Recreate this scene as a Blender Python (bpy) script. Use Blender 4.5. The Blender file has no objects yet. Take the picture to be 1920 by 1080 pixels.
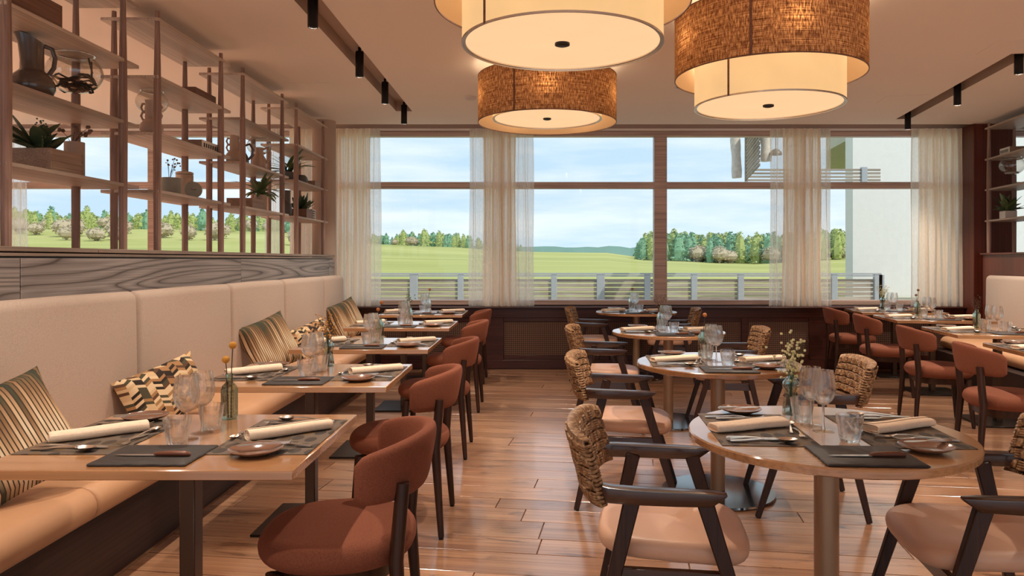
import bpy, bmesh, math, random
from math import sin, cos, pi, radians, sqrt
from mathutils import Vector, Matrix, Euler, noise as mnoise

S = bpy.context.scene
COL = S.collection
rnd = random.Random(7)

# ------------------------------------------------------------------ camera
cam_d = bpy.data.cameras.new('camera')
cam = bpy.data.objects.new('camera', cam_d)
COL.objects.link(cam)
cam.location = (0, 0, 1.317)
cam.rotation_euler = (pi / 2, 0, 0)
cam_d.sensor_width = 36.0
cam_d.lens = 36.0 * 1380 / 1920
cam_d.shift_x = -40 / 1920
cam_d.shift_y = -52 / 1920
cam_d.clip_start = 0.05
cam_d.clip_end = 6000
S.camera = cam

# ------------------------------------------------------------------ view
S.view_settings.view_transform = 'Standard'
S.view_settings.look = 'None'
S.view_settings.exposure = 0.22
S.view_settings.gamma = 1.0
S.view_settings.use_curve_mapping = False
S.cycles.transparent_max_bounces = 32
S.cycles.max_bounces = 10
S.cycles.diffuse_bounces = 5
S.cycles.glossy_bounces = 4
S.cycles.sample_clamp_indirect = 6.0


def lin(h):
    h = h.lstrip('#')
    o = []
    for i in (0, 2, 4):
        c = int(h[i:i + 2], 16) / 255
        o.append(c / 12.92 if c <= 0.04045 else ((c + 0.055) / 1.055) ** 2.4)
    return (o[0], o[1], o[2], 1.0)


# ------------------------------------------------------------------ world: pale blue sky with streaky cloud
W = bpy.data.worlds.new('sky_world')
S.world = W
W.use_nodes = True
wn, wl = W.node_tree.nodes, W.node_tree.links
wn.clear()
w_out = wn.new('ShaderNodeOutputWorld')
w_bg = wn.new('ShaderNodeBackground')
w_bg.inputs['Strength'].default_value = 1.02
w_tc = wn.new('ShaderNodeTexCoord')
w_sep = wn.new('ShaderNodeSeparateXYZ')
wl.new(w_tc.outputs['Generated'], w_sep.inputs[0])
w_ramp = wn.new('ShaderNodeValToRGB')
w_ramp.color_ramp.elements[0].position = 0.0
w_ramp.color_ramp.elements[0].color = (0.56, 0.74, 0.88, 1)
w_ramp.color_ramp.elements[1].position = 0.6
w_ramp.color_ramp.elements[1].color = (0.42, 0.66, 0.90, 1)
wl.new(w_sep.outputs['Z'], w_ramp.inputs[0])
w_map = wn.new('ShaderNodeMapping')
w_map.inputs['Scale'].default_value = (2.2, 2.2, 15.0)
w_map.inputs['Rotation'].default_value = (0.0, 0.04, 0.0)
wl.new(w_tc.outputs['Generated'], w_map.inputs[0])
w_no = wn.new('ShaderNodeTexNoise')
w_no.inputs['Scale'].default_value = 1.7
w_no.inputs['Detail'].default_value = 6
w_no.inputs['Roughness'].default_value = 0.55
wl.new(w_map.outputs[0], w_no.inputs['Vector'])
w_cr = wn.new('ShaderNodeValToRGB')
w_cr.color_ramp.elements[0].position = 0.36
w_cr.color_ramp.elements[0].color = (0, 0, 0, 1)
w_cr.color_ramp.elements[1].position = 0.66
w_cr.color_ramp.elements[1].color = (1, 1, 1, 1)
wl.new(w_no.outputs['Fac'], w_cr.inputs[0])
w_mix = wn.new('ShaderNodeMix')
w_mix.data_type = 'RGBA'
w_mix.inputs[7].default_value = (0.84, 0.92, 0.97, 1)
wl.new(w_cr.outputs[0], w_mix.inputs[0])
wl.new(w_ramp.outputs[0], w_mix.inputs[6])
wl.new(w_mix.outputs[2], w_bg.inputs['Color'])
wl.new(w_bg.outputs[0], w_out.inputs[0])

# ------------------------------------------------------------------ sun (comes from beyond the camera, over the building)
sun_d = bpy.data.lights.new('sun', 'SUN')
sun_d.energy = 2.6
sun_d.color = (1.0, 0.93, 0.80)
sun_d.angle = 0.01
sun = bpy.data.objects.new('sun', sun_d)
COL.objects.link(sun)
sun.rotation_euler = Vector((-0.50, 0.55, -0.80)).to_track_quat('-Z', 'Y').to_euler()

SPOT_W = 72.0          # watts of each ceiling spot
SPOT_COL = (1.0, 0.86, 0.72)
LAMP_GLOW = 0.87        # strength of the pendant drums
DOWN_W = 85.0          # spot added below each pendant to strengthen its downward light
PEND_W = 3.2          # bulbs inside each pendant

# ------------------------------------------------------------------ materials
MATS = {}


def new_mat(name):
    m = bpy.data.materials.new(name)
    m.use_nodes = True
    MATS[name] = m
    n, l = m.node_tree.nodes, m.node_tree.links
    return m, n, l, n['Principled BSDF']


def N(n, t, **kw):
    x = n.new(t)
    for k, v in kw.items():
        if k.startswith('i_'):
            key = k[2:]
            key = int(key) if key.isdigit() else key.replace('_', ' ')
            x.inputs[key].default_value = v
        else:
            setattr(x, k, v)
    return x


def ramp(n, stops, interp='LINEAR'):
    r = n.new('ShaderNodeValToRGB')
    r.color_ramp.interpolation = interp
    e = r.color_ramp.elements
    while len(e) < len(stops):
        e.new(0.5)
    for i, (p, c) in enumerate(stops):
        e[i].position = p
        e[i].color = lin(c) if isinstance(c, str) else c
    return r


def plain(name, col, rough=0.5, metal=0.0, spec=0.5, bump=0.0, bscale=200.0, vary=0.0, vscale=6.0, sheen=0.0, coat=0.0):
    m, n, l, b = new_mat(name)
    b.inputs['Base Color'].default_value = lin(col)
    b.inputs['Roughness'].default_value = rough
    b.inputs['Metallic'].default_value = metal
    b.inputs['Specular IOR Level'].default_value = spec
    if coat:
        b.inputs['Coat Weight'].default_value = coat
    if sheen:
        b.inputs['Sheen Weight'].default_value = sheen
        b.inputs['Sheen Roughness'].default_value = 0.4
        b.inputs['Sheen Tint'].default_value = lin(col)
    tc = N(n, 'ShaderNodeTexCoord')
    if vary:
        t = N(n, 'ShaderNodeTexNoise', i_Scale=vscale, i_Detail=5.0)
        l.new(tc.outputs['Object'], t.inputs['Vector'])
        hs = N(n, 'ShaderNodeHueSaturation', i_Color=lin(col))
        mr = N(n, 'ShaderNodeMapRange')
        mr.inputs['To Min'].default_value = 1 - vary
        mr.inputs['To Max'].default_value = 1 + vary
        l.new(t.outputs['Fac'], mr.inputs['Value'])
        l.new(mr.outputs[0], hs.inputs['Value'])
        l.new(hs.outputs[0], b.inputs['Base Color'])
    if bump:
        t = N(n, 'ShaderNodeTexNoise', i_Scale=bscale, i_Detail=3.0)
        l.new(tc.outputs['Object'], t.inputs['Vector'])
        bp = N(n, 'ShaderNodeBump', i_Strength=bump, i_Distance=0.002)
        l.new(t.outputs['Fac'], bp.inputs['Height'])
        l.new(bp.outputs[0], b.inputs['Normal'])
    return m


def wood(name, stops, axis='X', freq=13.0, stretch=0.09, rough=0.42, bump=0.25, pores=0.35, distort=1.1, rings=0.0, hue=0.0, spec=0.4, lines=False, knots=False, coat=0.0):
    """grain runs along the given object axis; each object gets its own offset"""
    m, n, l, b = new_mat(name)
    tc = N(n, 'ShaderNodeTexCoord')
    oi = N(n, 'ShaderNodeObjectInfo')
    mul = N(n, 'ShaderNodeMath', operation='MULTIPLY', i_1=37.0)
    l.new(oi.outputs['Random'], mul.inputs[0])
    add = N(n, 'ShaderNodeVectorMath', operation='ADD')
    l.new(tc.outputs['Object'], add.inputs[0])
    l.new(mul.outputs[0], add.inputs[1])
    sc = {'X': (stretch, 1, 1), 'Y': (1, stretch, 1), 'Z': (1, 1, stretch)}[axis]
    mp = N(n, 'ShaderNodeMapping')
    mp.inputs['Scale'].default_value = sc
    l.new(add.outputs[0], mp.inputs[0])
    t1 = N(n, 'ShaderNodeTexNoise', i_Scale=freq, i_Detail=7.0, i_Roughness=0.62, i_Distortion=distort)
    l.new(mp.outputs[0], t1.inputs['Vector'])
    src = t1.outputs['Fac']
    if rings:
        t0 = N(n, 'ShaderNodeTexNoise', i_Scale=freq * 0.16, i_Detail=2.0, i_Distortion=0.6)
        l.new(mp.outputs[0], t0.inputs['Vector'])
        m1 = N(n, 'ShaderNodeMath', operation='MULTIPLY', i_1=rings)
        l.new(t0.outputs['Fac'], m1.inputs[0])
        fr = N(n, 'ShaderNodeMath', operation='PINGPONG', i_1=1.0)
        l.new(m1.outputs[0], fr.inputs[0])
        mxr = N(n, 'ShaderNodeMix', data_type='FLOAT', i_0=0.8 if lines else 0.4)
        l.new(t1.outputs['Fac'], mxr.inputs[2])
        l.new(fr.outputs[0], mxr.inputs[3])
        src = mxr.outputs[0]
    r = ramp(n, stops)
    l.new(src, r.inputs[0])
    sp = {'X': (stretch * 0.35, 5, 5), 'Y': (5, stretch * 0.35, 5), 'Z': (5, 5, stretch * 0.35)}[axis]
    mp2 = N(n, 'ShaderNodeMapping')
    mp2.inputs['Scale'].default_value = sp
    l.new(add.outputs[0], mp2.inputs[0])
    t2 = N(n, 'ShaderNodeTexNoise', i_Scale=freq * 2.2, i_Detail=3.0)
    l.new(mp2.outputs[0], t2.inputs['Vector'])
    pr = N(n, 'ShaderNodeMapRange')
    pr.inputs['From Min'].default_value = 0.35
    pr.inputs['From Max'].default_value = 0.55
    pr.inputs['To Min'].default_value = 1 - pores
    pr.inputs['To Max'].default_value = 1.0
    l.new(t2.outputs['Fac'], pr.inputs['Value'])
    hs = N(n, 'ShaderNodeHueSaturation')
    l.new(r.outputs[0], hs.inputs['Color'])
    if hue:
        rv = N(n, 'ShaderNodeMapRange')
        rv.inputs['To Min'].default_value = 1 - hue
        rv.inputs['To Max'].default_value = 1 + hue
        l.new(oi.outputs['Random'], rv.inputs['Value'])
        mm = N(n, 'ShaderNodeMath', operation='MULTIPLY')
        l.new(pr.outputs[0], mm.inputs[0])
        l.new(rv.outputs[0], mm.inputs[1])
        l.new(mm.outputs[0], hs.inputs['Value'])
    else:
        l.new(pr.outputs[0], hs.inputs['Value'])
    if coat:
        b.inputs['Coat Weight'].default_value = coat
        b.inputs['Coat Roughness'].default_value = 0.14
        b.inputs['Coat IOR'].default_value = 2.0
    colout = hs.outputs[0]
    if knots:
        mp3 = N(n, 'ShaderNodeMapping')
        mp3.inputs['Scale'].default_value = (1.0, 3.4, 1)
        l.new(add.outputs[0], mp3.inputs[0])
        t3 = N(n, 'ShaderNodeTexNoise', i_Scale=3.2, i_Detail=7.0, i_Roughness=0.68, i_Distortion=0.8)
        l.new(mp3.outputs[0], t3.inputs['Vector'])
        kr = ramp(n, [(0.57, (1, 1, 1, 1)), (0.69, (0.30, 0.24, 0.20, 1))])
        l.new(t3.outputs['Fac'], kr.inputs[0])
        mk = N(n, 'ShaderNodeMix', data_type='RGBA', blend_type='MULTIPLY', i_0=1.0)
        l.new(hs.outputs[0], mk.inputs[6])
        l.new(kr.outputs[0], mk.inputs[7])
        colout = mk.outputs[2]
    l.new(colout, b.inputs['Base Color'])
    b.inputs['Roughness'].default_value = rough
    b.inputs['Specular IOR Level'].default_value = spec
    if bump:
        bp = N(n, 'ShaderNodeBump', i_Strength=bump, i_Distance=0.0015)
        l.new(t2.outputs['Fac'], bp.inputs['Height'])
        l.new(bp.outputs[0], b.inputs['Normal'])
    return m


def fabric(name, col, col2=None, scale=900.0, rough=0.9, bump=0.5, sheen=0.0, mott=90.0):
    m, n, l, b = new_mat(name)
    tc = N(n, 'ShaderNodeTexCoord')
    t = N(n, 'ShaderNodeTexNoise', i_Scale=mott, i_Detail=6.0, i_Roughness=0.75)
    l.new(tc.outputs['Object'], t.inputs['Vector'])
    r = ramp(n, [(0.35, col2 or col), (0.65, col)])
    l.new(t.outputs['Fac'], r.inputs[0])
    l.new(r.outputs[0], b.inputs['Base Color'])
    b.inputs['Roughness'].default_value = rough
    b.inputs['Specular IOR Level'].default_value = 0.2
    if sheen:
        b.inputs['Sheen Weight'].default_value = sheen
        b.inputs['Sheen Roughness'].default_value = 0.35
        b.inputs['Sheen Tint'].default_value = lin(col)
    t2 = N(n, 'ShaderNodeTexNoise', i_Scale=scale, i_Detail=2.0)
    l.new(tc.outputs['Object'], t2.inputs['Vector'])
    bp = N(n, 'ShaderNodeBump', i_Strength=bump, i_Distance=0.002)
    l.new(t2.outputs['Fac'], bp.inputs['Height'])
    l.new(bp.outputs[0], b.inputs['Normal'])
    return m


def thin_glass(name, tint='#ffffff', refl=0.9, edge=0.5, body=0.0, bodycol='#ffffff'):
    """thin clear glass: see-through face on, mirror-like and darker at the rim"""
    m, n, l, b = new_mat(name)
    n.remove(b)
    out = n['Material Output']
    tr = N(n, 'ShaderNodeBsdfTransparent')
    lw = N(n, 'ShaderNodeLayerWeight', i_Blend=0.5)
    r = ramp(n, [(0.0, tint), (0.8, tint), (1.0, '#7d766f')])
    l.new(lw.outputs['Facing'], r.inputs[0])
    l.new(r.outputs[0], tr.inputs['Color'])
    gl = N(n, 'ShaderNodeBsdfGlossy', i_Roughness=0.02)
    pw = N(n, 'ShaderNodeMath', operation='POWER', i_1=3.0)
    l.new(lw.outputs['Facing'], pw.inputs[0])
    mu = N(n, 'ShaderNodeMath', operation='MULTIPLY_ADD', i_1=min(0.9, 0.65 * refl), i_2=0.05 * refl)
    l.new(pw.outputs[0], mu.inputs[0])
    mx = N(n, 'ShaderNodeMixShader')
    l.new(mu.outputs[0], mx.inputs[0])
    base = tr.outputs[0]
    if body:
        df = N(n, 'ShaderNodeBsdfTranslucent', i_Color=lin(bodycol))
        mb = N(n, 'ShaderNodeMixShader', i_0=body)
        l.new(tr.outputs[0], mb.inputs[1])
        l.new(df.outputs[0], mb.inputs[2])
        base = mb.outputs[0]
    l.new(base, mx.inputs[1])
    l.new(gl.outputs[0], mx.inputs[2])
    l.new(mx.outputs[0], out.inputs['Surface'])
    return m


def sheer(name, col, open_=0.45):
    m, n, l, b = new_mat(name)
    n.remove(b)
    out = n['Material Output']
    tr = N(n, 'ShaderNodeBsdfTransparent')
    tl = N(n, 'ShaderNodeBsdfTranslucent', i_Color=lin(col))
    df = N(n, 'ShaderNodeBsdfDiffuse', i_Color=lin(col))
    m1 = N(n, 'ShaderNodeMixShader', i_0=0.42)
    l.new(tl.outputs[0], m1.inputs[1])
    l.new(df.outputs[0], m1.inputs[2])
    tc = N(n, 'ShaderNodeTexCoord')
    mp = N(n, 'ShaderNodeMapping')
    mp.inputs['Scale'].default_value = (1, 1, 0.25)
    l.new(tc.outputs['Object'], mp.inputs[0])
    t = N(n, 'ShaderNodeTexNoise', i_Scale=90.0, i_Detail=4.0)
    l.new(mp.outputs[0], t.inputs['Vector'])
    lw = N(n, 'ShaderNodeLayerWeight', i_Blend=0.35)
    a = N(n, 'ShaderNodeMath', operation='MULTIPLY_ADD', i_1=0.35, i_2=1 - open_ - 0.17)
    l.new(t.outputs['Fac'], a.inputs[0])
    s = N(n, 'ShaderNodeMath', operation='MULTIPLY_ADD', i_1=0.75)
    l.new(lw.outputs['Facing'], s.inputs[0])
    l.new(a.outputs[0], s.inputs[2])
    cl = N(n, 'ShaderNodeClamp')
    l.new(s.outputs[0], cl.inputs[0])
    m2 = N(n, 'ShaderNodeMixShader')
    l.new(cl.outputs[0], m2.inputs[0])
    l.new(tr.outputs[0], m2.inputs[1])
    l.new(m1.outputs[0], m2.inputs[2])
    l.new(m2.outputs[0], out.inputs['Surface'])
    return m


def glow(name, col, strength, trans='#a88a60', mott=0.1):
    """lamp fabric with the bulbs right behind it"""
    m, n, l, b = new_mat(name)
    b.inputs['Base Color'].default_value = lin(trans)
    b.inputs['Roughness'].default_value = 0.8
    tc = N(n, 'ShaderNodeTexCoord')
    t = N(n, 'ShaderNodeTexNoise', i_Scale=5.0, i_Detail=3.0)
    l.new(tc.outputs['Object'], t.inputs['Vector'])
    mr = N(n, 'ShaderNodeMapRange')
    mr.inputs['To Min'].default_value = strength * (1 - mott)
    mr.inputs['To Max'].default_value = strength * (1 + mott)
    l.new(t.outputs['Fac'], mr.inputs['Value'])
    b.inputs['Emission Color'].default_value = lin(col)
    l.new(mr.outputs[0], b.inputs['Emission Strength'])
    return m


OAK = wood('oak_table', [(0.3, '#9a6840'), (0.5, '#b47f51'), (0.72, '#c99668')], 'X', freq=9, stretch=0.06, rough=0.24, rings=5, pores=0.22, spec=0.5, coat=1.0, bump=0.0)
PLANK = wood('floor_oak', [(0.18, '#573a2b'), (0.36, '#996c50'), (0.6, '#b28563'), (0.8, '#c89f7e')], 'X', freq=7, stretch=0.07, rough=0.30, hue=0.15, rings=0, pores=0.3, spec=0.6, bump=0.12, knots=True, coat=0.6)
SHELFW = wood('shelf_oak', [(0.3, '#a38e7d'), (0.55, '#b9a493'), (0.75, '#cdb8a6')], 'Y', freq=10, stretch=0.06, rough=0.5, rings=6, pores=0.25)
POSTW = wood('post_walnut', [(0.3, '#846759'), (0.7, '#ac8a7a')], 'Z', freq=18, rough=0.5)
WALNUT = wood('walnut_legs', [(0.3, '#26130c'), (0.7, '#432517')], 'Z', freq=22, rough=0.38, bump=0.15)
WALNUTX = wood('walnut_arms', [(0.3, '#2a140c'), (0.7, '#452517')], 'X', freq=22, rough=0.3, bump=0.0, coat=0.4)
PANELW = wood('stained_oak_panel', [(0.10, '#4a3c35'), (0.24, '#7b706a'), (0.7, '#958a84')], 'Y', freq=15, stretch=0.11, rough=0.5, rings=42, pores=0.3, distort=0.6, bump=0.5, lines=True)
LEDGEW = wood('ledge_oak', [(0.3, '#7d6a5e'), (0.7, '#94806f')], 'Y', freq=14, rough=0.5)
REDWOOD = wood('red_wood_panel', [(0.3, '#4a2219'), (0.7, '#6d3527')], 'Z', freq=8, rough=0.3, rings=3)
FRAMEW = wood('window_frame_wood', [(0.3, '#c0a597'), (0.7, '#d5bcae')], 'X', freq=10, rough=0.4)
BASEW = wood('bench_base_wood', [(0.3, '#33211a'), (0.7, '#4a3228')], 'Y', freq=10, rough=0.5, rings=4)
COVERW = wood('radiator_cover_wood', [(0.3, '#3c1d17'), (0.7, '#522a21')], 'X', freq=10, rough=0.35)
BOXW = wood('crate_wood', [(0.3, '#8f725e'), (0.7, '#ac8f78')], 'Y', freq=14, rough=0.6)
BOXD = wood('box_walnut', [(0.3, '#6f4a38'), (0.7, '#8a6250')], 'Y', freq=14, rough=0.5)
KNIFEW = wood('knife_handle_wood', [(0.3, '#5d3222'), (0.7, '#8c5336')], 'X', freq=40, rough=0.35)
DECKW = wood('weathered_slat', [(0.25, '#85796c'), (0.5, '#a89c8e'), (0.8, '#c2b8aa')], 'X', freq=16, stretch=0.05, rough=0.8, hue=0.15)
CEIL = plain('ceiling_plaster', '#eee2d6', rough=0.9)
PLASTER = plain('plaster_taupe', '#b9a392', rough=0.9, bump=0.1, bscale=60)
WHITEW = plain('white_wall', '#e9e4dc', rough=0.9)
EXTW = plain('exterior_render', '#dcdcd6', rough=0.95, bump=0.9, bscale=30, vary=0.05, vscale=9)
CONC = plain('concrete', '#b8b2a2', rough=0.95, vary=0.1, bump=0.3, bscale=30)
TAUPE = plain('blind_box_taupe', '#b5a096', rough=0.6)
LINE = plain('white_strip', '#efe6dd', rough=0.5)
BLACK = plain('black_metal', '#120e0c', rough=0.4, metal=0.3)
SLOT = plain('track_recess_black', '#b39d8d', rough=0.7)
BRONZE = plain('bronze_column', '#5e4a3c', rough=0.35, metal=0.7)
BRONZE2 = plain('brushed_bronze', '#a5866a', rough=0.36, metal=0.4)
BASEP = plain('base_plate_dark', '#2b2522', rough=0.3, metal=0.6)
STEELB = plain('polished_steel_base', '#8f8b88', rough=0.14, metal=1.0)
STEEL = plain('cutlery_steel', '#e6ddd2', rough=0.27, metal=1.0)
GALV = plain('galvanised_steel', '#aeb4b8', rough=0.5, metal=0.4, vary=0.1, vscale=12)
RUST = fabric('rust_fabric', '#87503a', '#6d3d2c', scale=1100, sheen=0.5, mott=260, bump=0.4)
CREAMF = fabric('bench_cream_weave', '#c6b2a2', '#ae998a', scale=500, mott=230, bump=0.7)
TANL = plain('armchair_leather', '#d3a689', rough=0.42, bump=0.25, bscale=260, vary=0.05, vscale=10)
SEATL = plain('bench_leather', '#c99870', rough=0.5, bump=0.15, bscale=240, vary=0.04, vscale=5)
SLATE = plain('slate', '#2e2622', rough=0.6, bump=0.7, bscale=45, vary=0.15, vscale=18)
CERAM = plain('brown_stoneware', '#7d5b4a', rough=0.18, vary=0.2, vscale=25, coat=0.4)
NAPK = fabric('napkin_linen', '#f2dcc4', '#e9cfb3', scale=900, bump=0.15)
PITCH = plain('mauve_ceramic', '#57483f', rough=0.22, coat=0.4)
BEIGEC = plain('beige_ceramic', '#b59d8a', rough=0.3)
GREYC = plain('grey_green_ceramic', '#8f9085', rough=0.5, vary=0.06)
DARKC = plain('dark_grey_ceramic', '#575350', rough=0.35)
RIBC = plain('ribbed_beige_ceramic', '#b39c8b', rough=0.6)
WHITEC = plain('white_planter', '#d8cfc6', rough=0.6)
LEAF = plain('leaf_green', '#586b40', rough=0.45, vary=0.25, vscale=20)
LEAFD = plain('leaf_dark', '#44543a', rough=0.45, vary=0.2, vscale=20)
DRYF = plain('dried_flower', '#7a5c4a', rough=0.9)
STEMG = plain('stem_green', '#5d6238', rough=0.7)
STEMD = plain('stem_dark', '#3a2f22', rough=0.8)
YELLOW = plain('craspedia_yellow', '#c98d35', rough=0.95, bump=1.0, bscale=500)
WAXF = plain('wax_flower_cream', '#e6dca6', rough=0.8)
ROOT = plain('dark_root', '#241f1b', rough=0.7)


def real_glass(name, share, tint='#ffffff'):
    """refracting glass; a share of clear see-through keeps its shadow light"""
    m, n, l, b = new_mat(name)
    n.remove(b)
    g = N(n, 'ShaderNodeBsdfGlass', i_Roughness=0.0, i_IOR=1.46, i_Color=lin(tint))
    t = N(n, 'ShaderNodeBsdfTransparent')
    mx = N(n, 'ShaderNodeMixShader', i_0=share)
    l.new(g.outputs[0], mx.inputs[1])
    l.new(t.outputs[0], mx.inputs[2])
    l.new(mx.outputs[0], n['Material Output'].inputs['Surface'])
    return m


SOLIDG = real_glass('table_glass', 0.35)
SGREEN = real_glass('vase_green', 0.2, '#cad9cd')
SBLUE = real_glass('vase_blue', 0.2, '#c6dada')
SCLEAR = real_glass('vase_clear', 0.3, '#e6eeea')
PANE = thin_glass('window_glass', '#fdfefe', refl=0.35)
BOWLG = thin_glass('bowl_glass', '#f4f2ee', refl=2.6)
CURT = sheer('curtain_voile', '#fff1de', open_=0.10)
CURT2 = sheer('curtain_voile_edge', '#fbf2e4', open_=0.48)
DRUM = glow('drum_glow', '#ffcb8c', LAMP_GLOW * 0.86, trans='#6d5638')
DIFF = glow('diffuser_glow', '#ffd2a0', LAMP_GLOW * 0.88, mott=0.06)
CONIF = plain('conifer_green', '#a5b06a', rough=0.9, vary=0.35, vscale=0.25)  # distance haze is put into this green by lightening it
CONIF2 = plain('conifer_blue_green', '#7ba585', rough=0.9, vary=0.35, vscale=0.25)  # lightened for distance haze as well
DECID = plain('bare_tree_pale', '#b5a68e', rough=0.95, vary=0.25, vscale=0.4)
FARG = plain('far_wood_blue_green', '#6f8f88', rough=0.95, vary=0.2, vscale=0.02)
BARK = plain('birch_bark', '#d8d0c2', rough=0.9, vary=0.35, vscale=14, bump=0.8, bscale=25)
TERR = plain('terrace_deck', '#c8c0b2', rough=0.8)
PAPER = plain('printed_white', '#e8e0d6', rough=0.7)
INK = plain('ink_dark', '#3b302a', rough=0.8)


def grass_mat():
    m, n, l, b = new_mat('meadow')
    tc = N(n, 'ShaderNodeTexCoord')
    mp = N(n, 'ShaderNodeMapping')
    mp.inputs['Scale'].default_value = (0.006, 0.02, 0.02)
    l.new(tc.outputs['Object'], mp.inputs[0])
    t = N(n, 'ShaderNodeTexNoise', i_Scale=1.0, i_Detail=8.0, i_Roughness=0.6)
    l.new(mp.outputs[0], t.inputs['Vector'])
    r = ramp(n, [(0.3, '#969a62'), (0.5, '#a9aa6c'), (0.7, '#bbb87e')])
    l.new(t.outputs['Fac'], r.inputs[0])
    l.new(r.outputs[0], b.inputs['Base Color'])
    b.inputs['Roughness'].default_value = 1.0
    b.inputs['Specular IOR Level'].default_value = 0.0
    return m


MEADOW = grass_mat()


def jute_mat():
    """open coarse weave: brown yarn, light comes through where it is thin"""
    m, n, l, b = new_mat('jute_weave')
    n.remove(b)
    out = n['Material Output']
    uv = N(n, 'ShaderNodeUVMap')
    def yarn(sx, sy, amp):
        mp = N(n, 'ShaderNodeMapping')
        mp.inputs['Scale'].default_value = (sx, sy, 1)
        l.new(uv.outputs[0], mp.inputs[0])
        t = N(n, 'ShaderNodeTexNoise', i_Scale=1.0, i_Detail=4.0, i_Roughness=0.7)
        l.new(mp.outputs[0], t.inputs['Vector'])
        return t.outputs['Fac']
    a = yarn(14, 150, 1)
    c = yarn(420, 9, 1)
    s = N(n, 'ShaderNodeMath', operation='ADD')
    l.new(a, s.inputs[0])
    l.new(c, s.inputs[1])
    r = ramp(n, [(0.42, '#6b4630'), (0.5, '#b08360'), (0.58, '#f0d2a8')])
    hal = N(n, 'ShaderNodeMath', operation='MULTIPLY', i_1=0.5)
    l.new(s.outputs[0], hal.inputs[0])
    l.new(hal.outputs[0], r.inputs[0])
    df = N(n, 'ShaderNodeBsdfDiffuse')
    tl = N(n, 'ShaderNodeBsdfTranslucent')
    l.new(r.outputs[0], df.inputs['Color'])
    l.new(r.outputs[0], tl.inputs['Color'])
    r2 = ramp(n, [(0.42, (0.1, 0.1, 0.1, 1)), (0.62, (0.85, 0.85, 0.85, 1))])
    l.new(hal.outputs[0], r2.inputs[0])
    mx = N(n, 'ShaderNodeMixShader')
    l.new(r2.outputs[0], mx.inputs[0])
    l.new(df.outputs[0], mx.inputs[1])
    l.new(tl.outputs[0], mx.inputs[2])
    l.new(mx.outputs[0], out.inputs['Surface'])
    return m


JUTE = jute_mat()


def lining_mat():
    m, n, l, b = new_mat('shade_lining')
    n.remove(b)
    out = n['Material Output']
    df = N(n, 'ShaderNodeBsdfDiffuse', i_Color=lin('#f3d6ae'))
    tl = N(n, 'ShaderNodeBsdfTranslucent', i_Color=lin('#f3d6ae'))
    mx = N(n, 'ShaderNodeMixShader', i_0=0.5)
    l.new(df.outputs[0], mx.inputs[1])
    l.new(tl.outputs[0], mx.inputs[2])
    l.new(mx.outputs[0], out.inputs['Surface'])
    return m


LINING = lining_mat()


def stripe_mat(name='striped_cushion', cols=('#2f3a2c', '#4d4a33', '#8d6a48', '#c9a67e', '#e4cfae', '#c9a67e', '#3b4030'), n_s=34):
    m, n, l, b = new_mat(name)
    tc = N(n, 'ShaderNodeTexCoord')
    sp = N(n, 'ShaderNodeSeparateXYZ')
    l.new(tc.outputs['Object'], sp.inputs[0])
    mu = N(n, 'ShaderNodeMath', operation='MULTIPLY', i_1=float(n_s) * 2)
    l.new(sp.outputs['Y'], mu.inputs[0])
    fl = N(n, 'ShaderNodeMath', operation='FLOOR')
    l.new(mu.outputs[0], fl.inputs[0])
    fr = N(n, 'ShaderNodeMath', operation='FRACT')
    l.new(mu.outputs[0], fr.inputs[0])
    wnz = N(n, 'ShaderNodeTexWhiteNoise', noise_dimensions='1D')
    l.new(fl.outputs[0], wnz.inputs['W'])
    v = N(n, 'ShaderNodeMath', operation='MULTIPLY_ADD', i_1=-1.9, i_2=0.36)
    l.new(sp.outputs['Z'], v.inputs[0])
    v2 = N(n, 'ShaderNodeMath', operation='MULTIPLY_ADD', i_1=0.34)
    l.new(wnz.outputs['Value'], v2.inputs[0])
    l.new(v.outputs[0], v2.inputs[2])
    r = ramp(n, [(i / (len(cols) - 1), c) for i, c in enumerate(cols)])
    l.new(v2.outputs[0], r.inputs[0])
    gp = N(n, 'ShaderNodeMath', operation='GREATER_THAN', i_1=0.72)
    l.new(fr.outputs[0], gp.inputs[0])
    mx = N(n, 'ShaderNodeMix', data_type='RGBA')
    mx.inputs[7].default_value = lin('#3d3226')
    l.new(gp.outputs[0], mx.inputs[0])
    l.new(r.outputs[0], mx.inputs[6])
    l.new(mx.outputs[2], b.inputs['Base Color'])
    b.inputs['Roughness'].default_value = 0.9
    bp = N(n, 'ShaderNodeBump', i_Strength=0.5, i_Distance=0.004)
    l.new(gp.outputs[0], bp.inputs['Height'])
    bp.invert = True
    l.new(bp.outputs[0], b.inputs['Normal'])
    return m


STRIPE = stripe_mat()
STRIPEW = stripe_mat('white_striped_cushion', ('#2b2a28', '#d9d0c4', '#e8e0d4', '#ded5c8', '#3a3835'), 16)


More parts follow.
